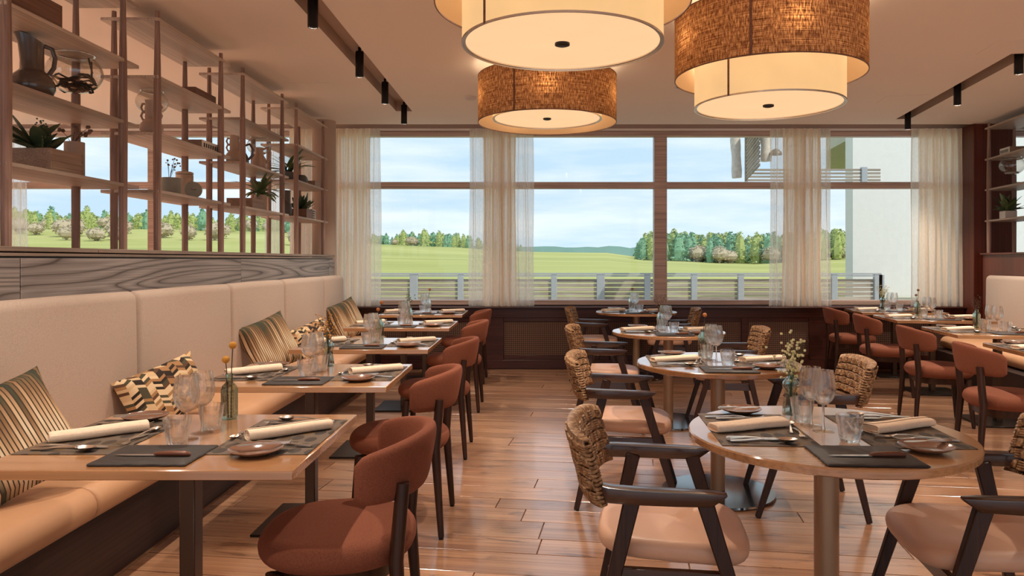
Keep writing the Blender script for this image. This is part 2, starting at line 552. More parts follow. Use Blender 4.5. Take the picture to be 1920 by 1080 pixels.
def chevron_mat():
    m, n, l, b = new_mat('chevron_cushion')
    tc = N(n, 'ShaderNodeTexCoord')
    sp = N(n, 'ShaderNodeSeparateXYZ')
    l.new(tc.outputs['Object'], sp.inputs[0])
    mu = N(n, 'ShaderNodeMath', operation='MULTIPLY', i_1=24.0)
    l.new(sp.outputs['Y'], mu.inputs[0])
    pp = N(n, 'ShaderNodeMath', operation='PINGPONG', i_1=1.0)
    l.new(mu.outputs[0], pp.inputs[0])
    fl = N(n, 'ShaderNodeMath', operation='FLOOR')
    l.new(mu.outputs[0], fl.inputs[0])
    v = N(n, 'ShaderNodeMath', operation='MULTIPLY_ADD', i_1=62.0)
    l.new(sp.outputs['Z'], v.inputs[0])
    l.new(pp.outputs[0], v.inputs[2])
    f2 = N(n, 'ShaderNodeMath', operation='FLOOR')
    l.new(v.outputs[0], f2.inputs[0])
    cb = N(n, 'ShaderNodeCombineXYZ')
    l.new(fl.outputs[0], cb.inputs[0])
    l.new(f2.outputs[0], cb.inputs[1])
    wnz = N(n, 'ShaderNodeTexWhiteNoise', noise_dimensions='2D')
    l.new(cb.outputs[0], wnz.inputs['Vector'])
    r = ramp(n, [(0, '#2c2017'), (0.2, '#e0c49c'), (0.42, '#a67b50'), (0.6, '#4b4632'), (0.75, '#d3b48a'), (0.9, '#5d3f2a')], 'CONSTANT')
    l.new(wnz.outputs['Value'], r.inputs[0])
    l.new(r.outputs[0], b.inputs['Base Color'])
    b.inputs['Roughness'].default_value = 0.9
    return m


CHEV = chevron_mat()


def placemat_mat():
    m, n, l, b = new_mat('leaf_print_placemat')
    tc = N(n, 'ShaderNodeTexCoord')
    oi = N(n, 'ShaderNodeObjectInfo')
    ad = N(n, 'ShaderNodeVectorMath', operation='ADD')
    l.new(tc.outputs['Object'], ad.inputs[0])
    l.new(oi.outputs['Random'], ad.inputs[1])
    mp = N(n, 'ShaderNodeMapping')
    mp.inputs['Scale'].default_value = (22, 13, 1)
    l.new(ad.outputs[0], mp.inputs[0])
    vo = N(n, 'ShaderNodeTexVoronoi', voronoi_dimensions='2D', i_Scale=1.0, i_Randomness=0.55)
    l.new(mp.outputs[0], vo.inputs['Vector'])
    lt = N(n, 'ShaderNodeMath', operation='LESS_THAN', i_1=0.40)
    l.new(vo.outputs['Distance'], lt.inputs[0])
    r = ramp(n, [(0, '#3a2e25'), (0.5, '#2d221b'), (0.8, '#6e5433'), (1, '#40342a')])
    sp = N(n, 'ShaderNodeSeparateColor')
    l.new(vo.outputs['Color'], sp.inputs[0])
    l.new(sp.outputs[0], r.inputs[0])
    mx = N(n, 'ShaderNodeMix', data_type='RGBA')
    mx.inputs[6].default_value = lin('#615244')
    l.new(lt.outputs[0], mx.inputs[0])
    l.new(r.outputs[0], mx.inputs[7])
    l.new(mx.outputs[2], b.inputs['Base Color'])
    b.inputs['Roughness'].default_value = 0.7
    t2 = N(n, 'ShaderNodeTexNoise', i_Scale=600.0)
    l.new(tc.outputs['Object'], t2.inputs['Vector'])
    bp = N(n, 'ShaderNodeBump', i_Strength=0.5, i_Distance=0.001)
    l.new(t2.outputs['Fac'], bp.inputs['Height'])
    l.new(bp.outputs[0], b.inputs['Normal'])
    return m


MATP = placemat_mat()


def cane_mat():
    m, n, l, b = new_mat('cane_webbing')
    tc = N(n, 'ShaderNodeTexCoord')
    mp = N(n, 'ShaderNodeMapping')
    mp.inputs['Scale'].default_value = (60, 60, 60)
    mp.inputs['Rotation'].default_value = (0, radians(45), 0)
    l.new(tc.outputs['Object'], mp.inputs[0])
    ck = N(n, 'ShaderNodeTexChecker', i_Scale=1.0)
    l.new(mp.outputs[0], ck.inputs['Vector'])
    ck.inputs['Color1'].default_value = lin('#7d5a48')
    ck.inputs['Color2'].default_value = lin('#33201a')
    l.new(ck.outputs[0], b.inputs['Base Color'])
    b.inputs['Roughness'].default_value = 0.6
    return m


CANE = cane_mat()


def rope_mat():
    m, n, l, b = new_mat('seagrass_rope')
    tc = N(n, 'ShaderNodeTexCoord')
    t = N(n, 'ShaderNodeTexNoise', i_Scale=70.0, i_Detail=4.0)
    l.new(tc.outputs['Object'], t.inputs['Vector'])
    r = ramp(n, [(0.3, '#5f4029'), (0.5, '#916a45'), (0.7, '#c49d72')])
    l.new(t.outputs['Fac'], r.inputs[0])
    l.new(r.outputs[0], b.inputs['Base Color'])
    b.inputs['Roughness'].default_value = 0.55
    return m


ROPE = rope_mat()

# ------------------------------------------------------------------ mesh building
class MB:
    """collects shapes and links them as ONE mesh"""

    def __init__(s):
        s.v, s.f, s.uv = [], [], None

    def add(s, vs, fs):
        o = len(s.v)
        s.v.extend([tuple(p) for p in vs])
        s.f.extend([tuple(i + o for i in f) for f in fs])
        return s

    def box(s, c, d, rz=0.0, rx=0.0, ry=0.0):
        m = Matrix.Translation(c) @ Euler((rx, ry, rz)).to_matrix().to_4x4()
        x, y, z = d[0] / 2, d[1] / 2, d[2] / 2
        vs = [m @ Vector(p) for p in ((-x, -y, -z), (x, -y, -z), (x, y, -z), (-x, y, -z), (-x, -y, z), (x, -y, z), (x, y, z), (-x, y, z))]
        return s.add(vs, [(0, 3, 2, 1), (4, 5, 6, 7), (0, 1, 5, 4), (1, 2, 6, 5), (2, 3, 7, 6), (3, 0, 4, 7)])

    def span(s, a, b):
        return s.box([(a[i] + b[i]) / 2 for i in range(3)], [abs(b[i] - a[i]) for i in range(3)])

    def loft(s, rings, cap0=True, cap1=True, closed=True):
        """rings: lists of points of equal length"""
        n = len(rings[0])
        vs = [p for r in rings for p in r]
        fs = []
        for i in range(len(rings) - 1):
            for j in range(n if closed else n - 1):
                k = (j + 1) % n
                fs.append((i * n + j, i * n + k, (i + 1) * n + k, (i + 1) * n + j))
        if cap0:
            fs.append(tuple(range(n - 1, -1, -1)))
        if cap1:
            o = (len(rings) - 1) * n
            fs.append(tuple(range(o, o + n)))
        return s.add(vs, fs)

    def lathe(s, prof, seg=24, c=(0, 0, 0), a0=0.0, a1=2 * pi, ring=False):
        if ring:
            prof = list(prof) + [prof[0]]
        full = abs(a1 - a0 - 2 * pi) < 1e-6
        n = seg if full else seg + 1
        rings = []
        for r, z in prof:
            rings.append([(c[0] + r * cos(a0 + (a1 - a0) * k / seg), c[1] + r * sin(a0 + (a1 - a0) * k / seg), c[2] + z) for k in range(n)])
        return s.loft(rings, cap0=False, cap1=False, closed=full)

    def tube(s, pts, rad, seg=8, flat=1.0, up=(0, 0, 1)):
        """round (or flattened) bar through points; rad a number or list"""
        pts = [Vector(p) for p in pts]
        n = len(pts)
        rad = rad if isinstance(rad, (list, tuple)) else [rad] * n
        rings = []
        upv = Vector(up)
        for i, p in enumerate(pts):
            d = (pts[min(i + 1, n - 1)] - pts[max(i - 1, 0)]).normalized()
            u = upv
            if abs(d.dot(u)) > 0.95:
                u = Vector((1, 0, 0)) if abs(d.x) < 0.9 else Vector((0, 1, 0))
            a = d.cross(u).normalized()
            b = a.cross(d).normalized()
            rings.append([p + a * (rad[i] * cos(2 * pi * k / seg)) + b * (rad[i] * flat * sin(2 * pi * k / seg)) for k in range(seg)])
        return s.loft(rings)

    def bar(s, p0, p1, w0, w1, d0=None, d1=None, side=(0, 1, 0)):
        """tapering four-sided bar; w along side, d across"""
        p0, p1 = Vector(p0), Vector(p1)
        ax = (p1 - p0).normalized()
        sd = Vector(side)
        b = ax.cross(sd).normalized()
        sd = b.cross(ax).normalized()
        d0 = d0 or w0
        d1 = d1 or w1
        r = []
        for p, w, d in ((p0, w0, d0), (p1, w1, d1)):
            r.append([p + sd * (w / 2 * x) + b * (d / 2 * y) for x, y in ((-1, -1), (1, -1), (1, 1), (-1, 1))])
        return s.loft(r)

    def prism(s, poly, z0, z1):
        n = len(poly)
        return s.loft([[(p[0], p[1], z0) for p in poly], [(p[0], p[1], z1) for p in poly]])

    def sheet(s, grid):
        nv, nu = len(grid), len(grid[0])
        vs = [p for r in grid for p in r]
        fs = [(i * nu + j, i * nu + j + 1, (i + 1) * nu + j + 1, (i + 1) * nu + j) for i in range(nv - 1) for j in range(nu - 1)]
        return s.add(vs, fs)

    def mesh(s, name, mat, bevel=0.0, seg=1, smooth=True, angle=38):
        me = bpy.data.meshes.new(name)
        me.from_pydata(s.v, [], s.f)
        bm = bmesh.new()
        bm.from_mesh(me)
        bmesh.ops.recalc_face_normals(bm, faces=bm.faces)
        if bevel:
            es = [e for e in bm.edges if len(e.link_faces) == 2 and e.calc_face_angle(0) > radians(35)]
            bmesh.ops.bevel(bm, geom=es, offset=bevel, segments=seg, profile=0.5, affect='EDGES', clamp_overlap=True)
        for f in bm.faces:
            f.smooth = smooth
        bm.to_mesh(me)
        bm.free()
        if smooth:
            me.set_sharp_from_angle(angle=radians(angle))
        if mat:
            me.materials.append(mat)
        return me

    def obj(s, name, mat, parent=None, **k):
        return link(name, s.mesh(name, mat, **k), parent)


def link(name, me, parent=None, loc=None, rz=0.0):
    o = bpy.data.objects.new(name, me)
    COL.objects.link(o)
    if parent is not None:
        o.parent = parent
    if loc is not None:
        o.location = loc
    if rz:
        o.rotation_euler = (0, 0, rz)
    return o


def tag(o, label, cat, group=None, kind=None):
    o['label'] = label
    o['category'] = cat
    if group:
        o['group'] = group
    if kind:
        o['kind'] = kind
    return o


def thing(name, label, cat, loc=(0, 0, 0), rz=0.0, group=None):
    o = bpy.data.objects.new(name, None)
    o.empty_display_size = 0.1
    COL.objects.link(o)
    o.location = loc
    o.rotation_euler = (0, 0, rz)
    return tag(o, label, cat, group)


KIDS = {}


def struct(o, label=None):
    o['kind'] = 'structure'
    if label:
        o['label'] = label
        o['category'] = o.name.split('_')[0].split('.')[0]
    return o


def kids_of(o):
    return [c for c in COL.objects if c.parent is o]


def freeze(root):
    """remember a prototype's tree so copies need no search"""
    tree = []
    for c in root.children:
        tree.append((c, [g for g in c.children]))
    return (root, tree)


def dup(proto, loc, rz=0.0, label=None, group=None):
    root, tree = proto
    r = root.copy()
    COL.objects.link(r)
    r.location = loc
    r.rotation_euler = (0, 0, rz)
    if label:
        r['label'] = label
    if group:
        r['group'] = group
    for c, gs in tree:
        d = c.copy()
        COL.objects.link(d)
        d.parent = r
        for g in gs:
            e = g.copy()
            COL.objects.link(e)
            e.parent = d
    return r


class Once:
    """first call places the prototype itself, later calls place copies"""

    def __init__(s, make):
        s.make, s.proto = make, None

    def __call__(s, loc, rz=0.0, label='', group=None):
        if s.proto is None:
            r = s.make()
            s.proto = freeze(r)
            r.location = loc
            r.rotation_euler = (0, 0, rz)
            r['label'] = label
            if group:
                r['group'] = group
            return r
        return dup(s.proto, loc, rz, label, group)


def clip_poly(poly, a, b, c):
    """keep the side a*x+b*y+c >= 0"""
    out = []
    for i in range(len(poly)):
        p, q = poly[i], poly[(i + 1) % len(poly)]
        dp, dq = a * p[0] + b * p[1] + c, a * q[0] + b * q[1] + c
        if dp >= 0:
            out.append(p)
        if (dp >= 0) != (dq >= 0):
            t = dp / (dp - dq)
            out.append((p[0] + (q[0] - p[0]) * t, p[1] + (q[1] - p[1]) * t))
    return out


def superell(a, b, n, seg, z=0.0, cx=0.0, cy=0.0):
    r = []
    for k in range(seg):
        t = 2 * pi * k / seg
        ct, st = cos(t), sin(t)
        r.append((cx + a * abs(ct) ** (2 / n) * (1 if ct >= 0 else -1), cy + b * abs(st) ** (2 / n) * (1 if st >= 0 else -1), z))
    return r


# ------------------------------------------------------------------ frames of the two halves of the room
TH = math.atan(195 / 1380)            # the bench on the far side of the room stands turned by this
CT, ST = cos(TH), sin(TH)
RO = (3.54, 7.43)


def rp(s, t, z=0.0):
    """point in the turned frame: s away from the table line, t along it"""
    return (RO[0] + s * CT + t * ST, RO[1] - s * ST + t * CT, z)


ZC = 2.937
YW = 9.15

# ================================================================== STRUCTURE
# floor: base slab + planks one by one
fl = MB().span((-9.2, -4.2, -0.12), (9.5, 9.3, -0.014)).obj('floor', PLANK)
struct(fl, 'wide oak plank floor with knots and dark joints')
prow = 0
t = -6.6
far_planks = MB()
n_pl = 0
while t < 3.2:
    w = rnd.choice((0.155, 0.18, 0.205, 0.225))
    s0 = -6.0 - rnd.uniform(0, 1.8)
    while s0 < 2.5:
        L = rnd.uniform(1.5, 2.4)
        g = 0.0026
        quad = [rp(s0 + g, t + g)[:2], rp(s0 + L - g, t + g)[:2], rp(s0 + L - g, t + w - g)[:2], rp(s0 + g, t + w - g)[:2]]
        s0 += L
        q = quad
        for pl in ((1, 0, 1.735), (0, -1, 8.88), (0, 1, -1.2)):
            if len(q) >= 3:
                q = clip_poly(q, *pl)
        # nothing under the bench on the far side
        if len(q) >= 3:
            q = clip_poly(q, -CT, ST, (RO[0] * CT - RO[1] * ST) + 1.0)
        if len(q) < 3:
            continue
        cx = sum(p[0] for p in q) / len(q)
        cy = sum(p[1] for p in q) / len(q)
        ar = abs(sum(q[i][0] * q[(i + 1) % len(q)][1] - q[(i + 1) % len(q)][0] * q[i][1] for i in range(len(q)))) / 2
        if ar < 0.01:
            continue
        vis = cy > 1.6 and abs(cx) < cy * 1.0 + 0.8
        loc = []
        for p in q:
            dx, dy = p[0] - cx, p[1] - cy
            loc.append((dx * CT - dy * ST, dx * ST + dy * CT))
        if vis and n_pl < 290:
            o = MB().prism(loc, -0.014, rnd.uniform(-0.0006, 0.0004)).obj('plank', PLANK, fl, bevel=0.0012, smooth=False)
            o.location = (cx, cy, 0)
            o.rotation_euler = (0, 0, -TH)
            n_pl += 1
        else:
            far_planks.prism(q, -0.014, 0)
    t += w
if far_planks.v:
    o = far_planks.obj('planking_out_of_view', PLANK, fl, smooth=False)
    o['kind'] = 'stuff'
MB().span((-9.2, -4.2, -0.014), (-1.74, 9.0, -0.001)).obj('planking_side_room', PLANK, fl, smooth=False)['kind'] = 'stuff'

# ceiling with the two long track recesses cut out of it
def ceiling():
    bm = bmesh.new()
    slots = [[(-1.49, -1.0), (-1.317, -1.0), (-1.317, 8.0), (-1.49, 8.0)]]
    d = (0.1522, 0.9883)
    e = (4.238 - 0.075, 8.45)
    nx = (d[1], -d[0])
    a = (e[0] - d[0] * 7.5, e[1] - d[1] * 7.5)
    slots.append([a, (a[0] + nx[0] * 0.15, a[1] + nx[1] * 0.15), (e[0] + nx[0] * 0.15, e[1] + nx[1] * 0.15), e])
    loops = [[(-9.2, -4.2), (9.5, -4.2), (9.5, 8.75), (-9.2, 8.75)]] + slots
    edges = []
    for lp in loops:
        vs = [bm.verts.new((p[0], p[1], ZC)) for p in lp]
        edges += [bm.edges.new((vs[i], vs[(i + 1) % 4])) for i in range(4)]
    bmesh.ops.triangle_fill(bm, use_beauty=True, use_dissolve=False, edges=edges)
    me = bpy.data.meshes.new('ceiling')
    bm.to_mesh(me)
    bm.free()
    me.materials.append(CEIL)
    c = link('ceiling', me)
    struct(c, 'smooth warm beige ceiling')
    MB().span((-9.2, -4.2, ZC + 0.14), (9.5, 9.5, ZC + 0.3)).obj('roof_slab', WHITEW, c)
    for lp in slots:
        m = MB()
        for i in range(4):
            p, q = lp[i], lp[(i + 1) % 4]
            m.add([(p[0], p[1], ZC), (q[0], q[1], ZC), (q[0], q[1], ZC + 0.1), (p[0], p[1], ZC + 0.1)], [(0, 1, 2, 3)])
        m.add([(p[0], p[1], ZC + 0.1) for p in lp], [(0, 1, 2, 3)])
        m.obj('track_recess', SLOT, c, smooth=False)
    # curtain slot edge and back
    MB().span((-9.2, 8.75, ZC), (9.5, 8.77, ZC + 0.14)).obj('curtain_slot_lip', CEIL, c)
    return c


ceil = ceiling()

# window wall: lintel, windows, sill, radiator covers
wb = MB().span((-9.2, 9.24, 2.92), (9.5, 9.4, 3.4)).span((-9.2, 9.24, -0.2), (9.5, 9.4, 0.79)).obj('wall_back', TAUPE)
struct(wb, 'low wall and lintel of the long window front')
bx = MB().span((-9.2, 9.1, 2.945), (9.5, 9.235, 3.07)).obj('trim_1', TAUPE)
struct(bx, 'grey brown blind box above the windows')
MB().span((-9.2, 9.08, 2.915), (9.5, 9.235, 2.943)).obj('white_strip', LINE, bx)


def window(idx, x0, x1, mull, label):
    w = bpy.data.objects.new('window_%d' % idx, None)
    COL.objects.link(w)
    w.location = ((x0 + x1) / 2, YW, 0.79)
    struct(w, label)
    ox, oz = (x0 + x1) / 2, 0.79

    def bar(nm, a, b):
        o = MB().span((a[0] - ox, a[1] - YW, a[2] - oz), (b[0] - ox, b[1] - YW, b[2] - oz)).obj(nm, FRAMEW, w, bevel=0.006)
        return o
    y0, y1 = YW - 0.06, YW + 0.06
    bar('bottom_rail', (x0, y0, 0.765), (x1, y1, 0.825))
    bar('top_rail', (x0, y0, 2.85), (x1, y1, 2.912))
    edges = [x0] + mull + [x1]
    for i, m in enumerate(edges):
        hw = 0.045 if 0 < i < len(edges) - 1 else 0.03
        if abs(m - 1.573) < 0.01:
            hw = 0.078
        bar('mullion', (m - hw, y0 - 0.005, 0.80), (m + hw, y1, 2.86))
    for a, b in zip(edges[:-1], edges[1:]):
        bar('mid_rail', (a, y0, 2.205), (b, y1, 2.285))
        for z0, z1 in ((0.825, 2.205), (2.285, 2.85)):
            o = MB().span((a - ox, -0.004, z0 - oz), (b - ox, 0.004, z1 - oz)).obj('pane', PANE, w, smooth=False)
    return w


window(1, -2.46, 5.3, [-0.4, 1.573, 3.32], 'long brown framed window with six panes over the meadow')
window(2, -9.0, -2.6, [-6.9, -4.72, -2.85], 'brown framed window seen through the plant shelves')
window(3, 5.72, 9.3, [7.5], 'window beyond the dark pillar')
sl = MB().span((-9.0, 8.86, 0.735), (9.4, 9.24, 0.753)).obj('trim_2', COVERW, None, bevel=0.004)
struct(sl, 'dark wooden window sill')

cv = bpy.data.objects.new('radiator_cover', None)
COL.objects.link(cv)
cv.location = (1.4, 8.91, 0)
tag(cv, 'dark wooden radiator cover with cane panels under the windows', 'radiator cover')
XC = [-2.3, -2.0, -0.62, -0.36, 0.82, 0.97, 2.52, 2.62, 3.34, 3.62, 5.2]
m = MB()
for z0, z1, y0 in ((0.0, 0.11, 0.0), (0.62, 0.735, 0.0)):
    m.span((-2.4 - 1.4, y0, z0), (5.22 - 1.4, 0.1, z1))
m.obj('cover_rail', COVERW, cv, bevel=0.004)
px0 = -2.4
pan = [(-1.95, -0.70), (-0.36, 0.80), (0.92, 2.52), (2.60, 3.34), (3.66, 5.0)]
for a, b in pan:
    st = MB().span((px0 - 1.4, 0.0, 0.11), (a - 1.4, 0.1, 0.62)).obj('cover_stile', COVERW, cv, bevel=0.004)
    px0 = b
    MB().span((a - 1.4, 0.025, 0.11), (b - 1.4, 0.035, 0.62)).obj('cane_panel', CANE, cv, smooth=False)
    for z0, z1 in ((0.11, 0.165), (0.575, 0.62)):
        MB().span((a - 1.4, 0.012, z0), (b - 1.4, 0.025, z1)).obj('panel_rail', COVERW, cv, bevel=0.003)
MB().span((px0 - 1.4, 0.0, 0.11), (5.22 - 1.4, 0.1, 0.62)).obj('cover_stile', COVERW, cv, bevel=0.004)

# outer shell that the picture never shows but that shapes the light
sh = MB().span((-9.35, -4.2, 0), (-9.2, 9.4, 3.1)).obj('wall_left', WHITEW)
struct(sh, 'white end wall of the side room')
sh = MB().span((9.5, -4.2, 0), (9.65, 9.4, 3.1)).obj('wall_right', WHITEW)
struct(sh, 'white end wall beyond the far bench')
fr = MB()  # rear openings kept wide to let in soft fill light
fr.span((-9.2, -4.35, 0), (9.5, -4.2, 0.15)).span((-9.2, -4.35, 2.9), (9.5, -4.2, 3.2))
for a in (-9.2, -3.2, 3.0, 9.3):
    fr.span((a, -4.35, 0.15), (a + 0.2, -4.2, 2.9))
struct(fr.obj('wall_front', WHITEW), 'unseen wall behind the viewer, its wide openings added for fill light')

# low partition behind the long bench: panels, ledge
pt = MB().span((-2.75, 0.6, 0.0), (-2.30, 8.44, 1.335)).obj('wall_partition', BASEW)
struct(pt, 'low partition clad in stained oak behind the long bench')
ys = [0.6, 1.0, 3.27, 5.74, 8.21, 8.44]
for a, b in zip(ys[:-1], ys[1:]):
    o = MB().box((0, 0, 0), (0.022, b - a - 0.006, 0.90)).obj('panel', PANELW, pt, bevel=0.0015)
    o.location = (-2.289, (a + b) / 2, 0.876)
MB().span((-2.75, 0.6, 1.336), (-2.284, 8.44, 1.350)).obj('ledge_strip', LEDGEW, pt)
for a, b in ((0.6, 2.3), (2.3, 3.86), (3.86, 6.2), (6.2, 8.46)):
    o = MB().box((0, 0, 0), (0.50, b - a - 0.004, 0.022)).obj('ledge_board', LEDGEW, pt, bevel=0.002)
    o.location = (-2.53, (a + b) / 2, 1.367)
# round pillar where the partition meets the windows
pc = MB().lathe([(0.135, 0), (0.135, 2.937)], 32).obj('pillar_round', PLASTER)
pc.location = (-2.44, 8.58, 0)
struct(pc, 'slim round plaster pillar at the end of the plant shelves')

# far side: dark pillar, low partition with ledge
pd = MB().span((-0.24, -0.18, 0), (0.24, 0.18, 2.936)).obj('pillar_dark', REDWOOD, None, bevel=0.004)
pd.location = (5.465, 8.91, 0)
struct(pd, 'square dark red wood pillar by the window')
o = MB()
pr = MB()
a, b, c, d = rp(1.545, -7.0), rp(1.545, 1.43), rp(1.95, 1.43), rp(1.95, -7.0)
pr.prism([a[:2], b[:2], c[:2], d[:2]], 0.0, 1.38)
pp = pr.obj('wall_partition_far', REDWOOD, None)
struct(pp, 'low red brown partition behind the far bench')
pr = MB()
a, b, c, d = rp(1.52, -7.0), rp(1.52, 1.45), rp(1.97, 1.45), rp(1.97, -7.0)
pr.prism([a[:2], b[:2], c[:2], d[:2]], 1.381, 1.402).obj('ledge_board', REDWOOD, pp, bevel=0.002)

# ================================================================== OUTSIDE
tm = MB().span((-14, 9.4, -0.25), (12, 14.4, -0.05)).obj('terrace_floor', TERR)
struct(tm, 'terrace outside the windows')

def interp(x, pts):
    if x <= pts[0][0]:
        return pts[0][1]
    for (x0, y0), (x1, y1) in zip(pts[:-1], pts[1:]):
        if x <= x1:
            k = (x - x0) / (x1 - x0)
            k = k * k * (3 - 2 * k)
            return y0 + (y1 - y0) * k
    return pts[-1][1]


CREST = [(-0.95, 62), (-0.72, 60), (-0.5, 58), (-0.36, 54), (-0.22, 30), (-0.1, 24), (-0.02, 16), (0.1, 14), (0.16, 4), (0.3, -4), (0.42, 6), (0.6, 14)]


def ground(x, y):
    """rolling land: rises away from the house to a crest, then falls"""
    u = x / max(y, 1)
    c = interp(u, CREST)
    p = interp(y, [(16, -70), (40, -44), (90, -26), (180, -26 + (c + 26) * 0.5), (420, c), (900, c * 0.4 - 4), (3000, -2)])
    return 1.317 + p * y / 1380


gr = MB()
grid = []
ny = [14.6, 20, 28, 38, 50, 65, 85, 110, 140, 175, 210, 260, 310, 360, 420, 480, 560, 700, 900, 1200, 1700, 2600, 4000]
for y in ny:
    grid.append([(u / 40 * y, y, ground(u / 40 * y, y)) for u in range(-60, 61, 2)])
gr.sheet(grid)
mo = gr.obj('meadow_ground', MEADOW)
struct(mo, 'bright green rolling meadow beyond the terrace')
hz = []
for y, h in ((1500, 0), (1500, 1)):
    row = []
    for i in range(0, 161):
        u = -1.2 + 2.4 * i / 160
        base = 1.317 + 10 * y / 1380
        top = base + (16 + 14 * mnoise.noise((u * 6, 2.1, 0)) + 5 * mnoise.noise((u * 40, 7.3, 0))) * y / 1380 * h
        row.append((u * y, y + 40 * h, top if h else base - 60))
    hz.append(row)
back = MB().sheet(hz)
bk = [[(p[0], p[1] + 260, p[2] - 40) for p in hz[1]]]
back2 = MB().sheet([hz[0], hz[1], bk[0]])
o = back2.obj('distant_woods', FARG)
o['kind'] = 'stuff'
tag(o, 'blue green woods on the horizon hills', 'woods', kind='stuff')


def clump(m, r, c, q):
    """ragged little foliage tuft: a bent pyramid"""
    d = [Vector((r.uniform(-1, 1), r.uniform(-1, 1), r.uniform(-1, 1))).normalized() * q * r.uniform(0.6, 1.3) for _ in range(4)]
    m.add([c + e for e in d], [(0, 1, 2), (0, 2, 3), (0, 3, 1), (1, 3, 2)])


def conifer_mesh(seed, mat):
    r = random.Random(seed)
    m = MB()
    m.lathe([(0.10, 0.05), (0.12, 0.4), (0.07, 0.8), (0.0, 0.96)], 6)
    for i in range(150):
        t = r.random() ** 0.8
        rr = 0.155 * (1 - t ** 2.6) ** 0.8 * (0.8 + 0.35 * sin(t * 19 + seed)) + 0.012
        a = r.uniform(0, 2 * pi)
        clump(m, r, Vector((rr * cos(a), rr * sin(a), 0.03 + 0.96 * t)), 0.05 * (1.1 - 0.5 * t))
    return m.mesh('conifer', mat, smooth=False)


def decid_mesh(seed, mat):
    r = random.Random(seed)
    m = MB()
    m.lathe([(0.03, 0), (0.05, 0.2), (0.24, 0.34), (0.29, 0.56), (0.22, 0.8), (0.0, 0.92)], 7)
    for i in range(150):
        a, b = r.uniform(0, 2 * pi), r.uniform(-1, 1)
        q = sqrt(1 - b * b) * r.uniform(0.6, 1.0)
        clump(m, r, Vector((0.34 * q * cos(a), 0.34 * q * sin(a), 0.56 + 0.42 * b)), 0.055)
    return m.mesh('pale_tree', mat, smooth=False)


CM = [conifer_mesh(s, MATS['conifer_green' if s % 2 else 'conifer_blue_green']) for s in range(4)]
DM = [decid_mesh(s, DECID) for s in range(3)]


def trees(n, u0, u1, y0, y1, h0, h1, decid, lab, labd, grp, env=None):
    for i in range(n):
        u = rnd.uniform(u0, u1)
        k = rnd.random()
        y = y0 + (y1 - y0) * k
        d = rnd.random() < decid * (1 - k * 0.8)
        x = u * y
        h = rnd.uniform(h0, h1) * (0.55 if d else 1.0) * (env(u) if env else 1.0)
        me = rnd.choice(DM if d else CM)
        o = link('pale_tree' if d else 'conifer', me)
        o.location = (x, y, ground(x, y) - 0.4)
        w = h * rnd.uniform(1.35, 1.9) * (1.1 if d else 1.0)
        o.scale = (w, w, h)
        o.rotation_euler = (0, 0, rnd.uniform(0, 6.28))
        tag(o, labd if d else lab, 'tree', ('pale trees ' if d else 'conifers ') + grp)


trees(118, 0.143, 0.42, 330, 385, 12.0, 15.5, 0.30, 'tall green conifer in the wood behind the railing, beside the thick mullion', 'pale bare tree along the edge of the wood beside the thick mullion', 'of the near wood', lambda u: 0.62 + 0.38 * min(1, max(0, u - 0.14) / 0.03))
trees(66, -0.235, -0.005, 430, 520, 8, 11, 0.25, 'small conifer on the meadow hill seen between the first two curtains', 'pale bare tree on the hill between the first two curtains', 'on the middle hill', lambda u: 0.5 + 0.6 * max(0, 1 - abs(u + 0.14) / 0.13))
trees(82, -0.78, -0.26, 400, 520, 9, 14, 0.2, 'conifer on the hill seen through the plant shelves', 'pale bare tree on the hill seen through the plant shelves', 'on the hill behind the shelves')
trees(14, 0.40, 0.50, 520, 600, 9, 12, 0.1, 'distant conifer beside the white outside wall', 'pale tree beside the white outside wall', 'by the white outside wall')
trees(16, -0.70, -0.28, 270, 360, 11, 16, 9.0, 'pale round tree out on the meadow below the shelves', 'pale blossoming tree out on the meadow below the shelves', 'out on the meadow')

def wood_mass(name, label, n, u0, u1, y0, y1, h0, h1, env=None):
    """the deep rest of a wood behind its countable front trees"""
    m = MB()
    src = CM[1]
    vs = [v.co.copy() for v in src.vertices]
    fs = [tuple(p.vertices) for p in src.polygons]
    for i in range(n):
        u, y = rnd.uniform(u0, u1), rnd.uniform(y0, y1)
        x, h = u * y, rnd.uniform(h0, h1) * (env(u) if env else 1)
        w, z, a = h * rnd.uniform(1.5, 2.1), ground(u * y, y) - 0.4, rnd.uniform(0, 6.28)
        ca, sa = cos(a) * w, sin(a) * w
        m.add([(x + v.x * ca - v.y * sa, y + v.x * sa + v.y * ca, z + v.z * h) for v in vs], fs)
    o = m.obj(name, rnd.choice((CONIF, CONIF2)), smooth=False)
    tag(o, label, 'woods', kind='stuff')


wood_mass('deep_wood', 'dense green wood behind the railing beside the thick mullion', 110, 0.15, 0.43, 375, 430, 12.5, 15.5)
wood_mass('hill_wood', 'dense dark wood on the hill between the first two curtains', 90, -0.235, -0.02, 500, 580, 9, 11.5, lambda u: 0.5 + 0.6 * max(0, 1 - abs(u + 0.14) / 0.13))
wood_mass('shelf_side_wood', 'dense wood on the hill seen through the plant shelves', 150, -0.80, -0.25, 500, 590, 11, 15)

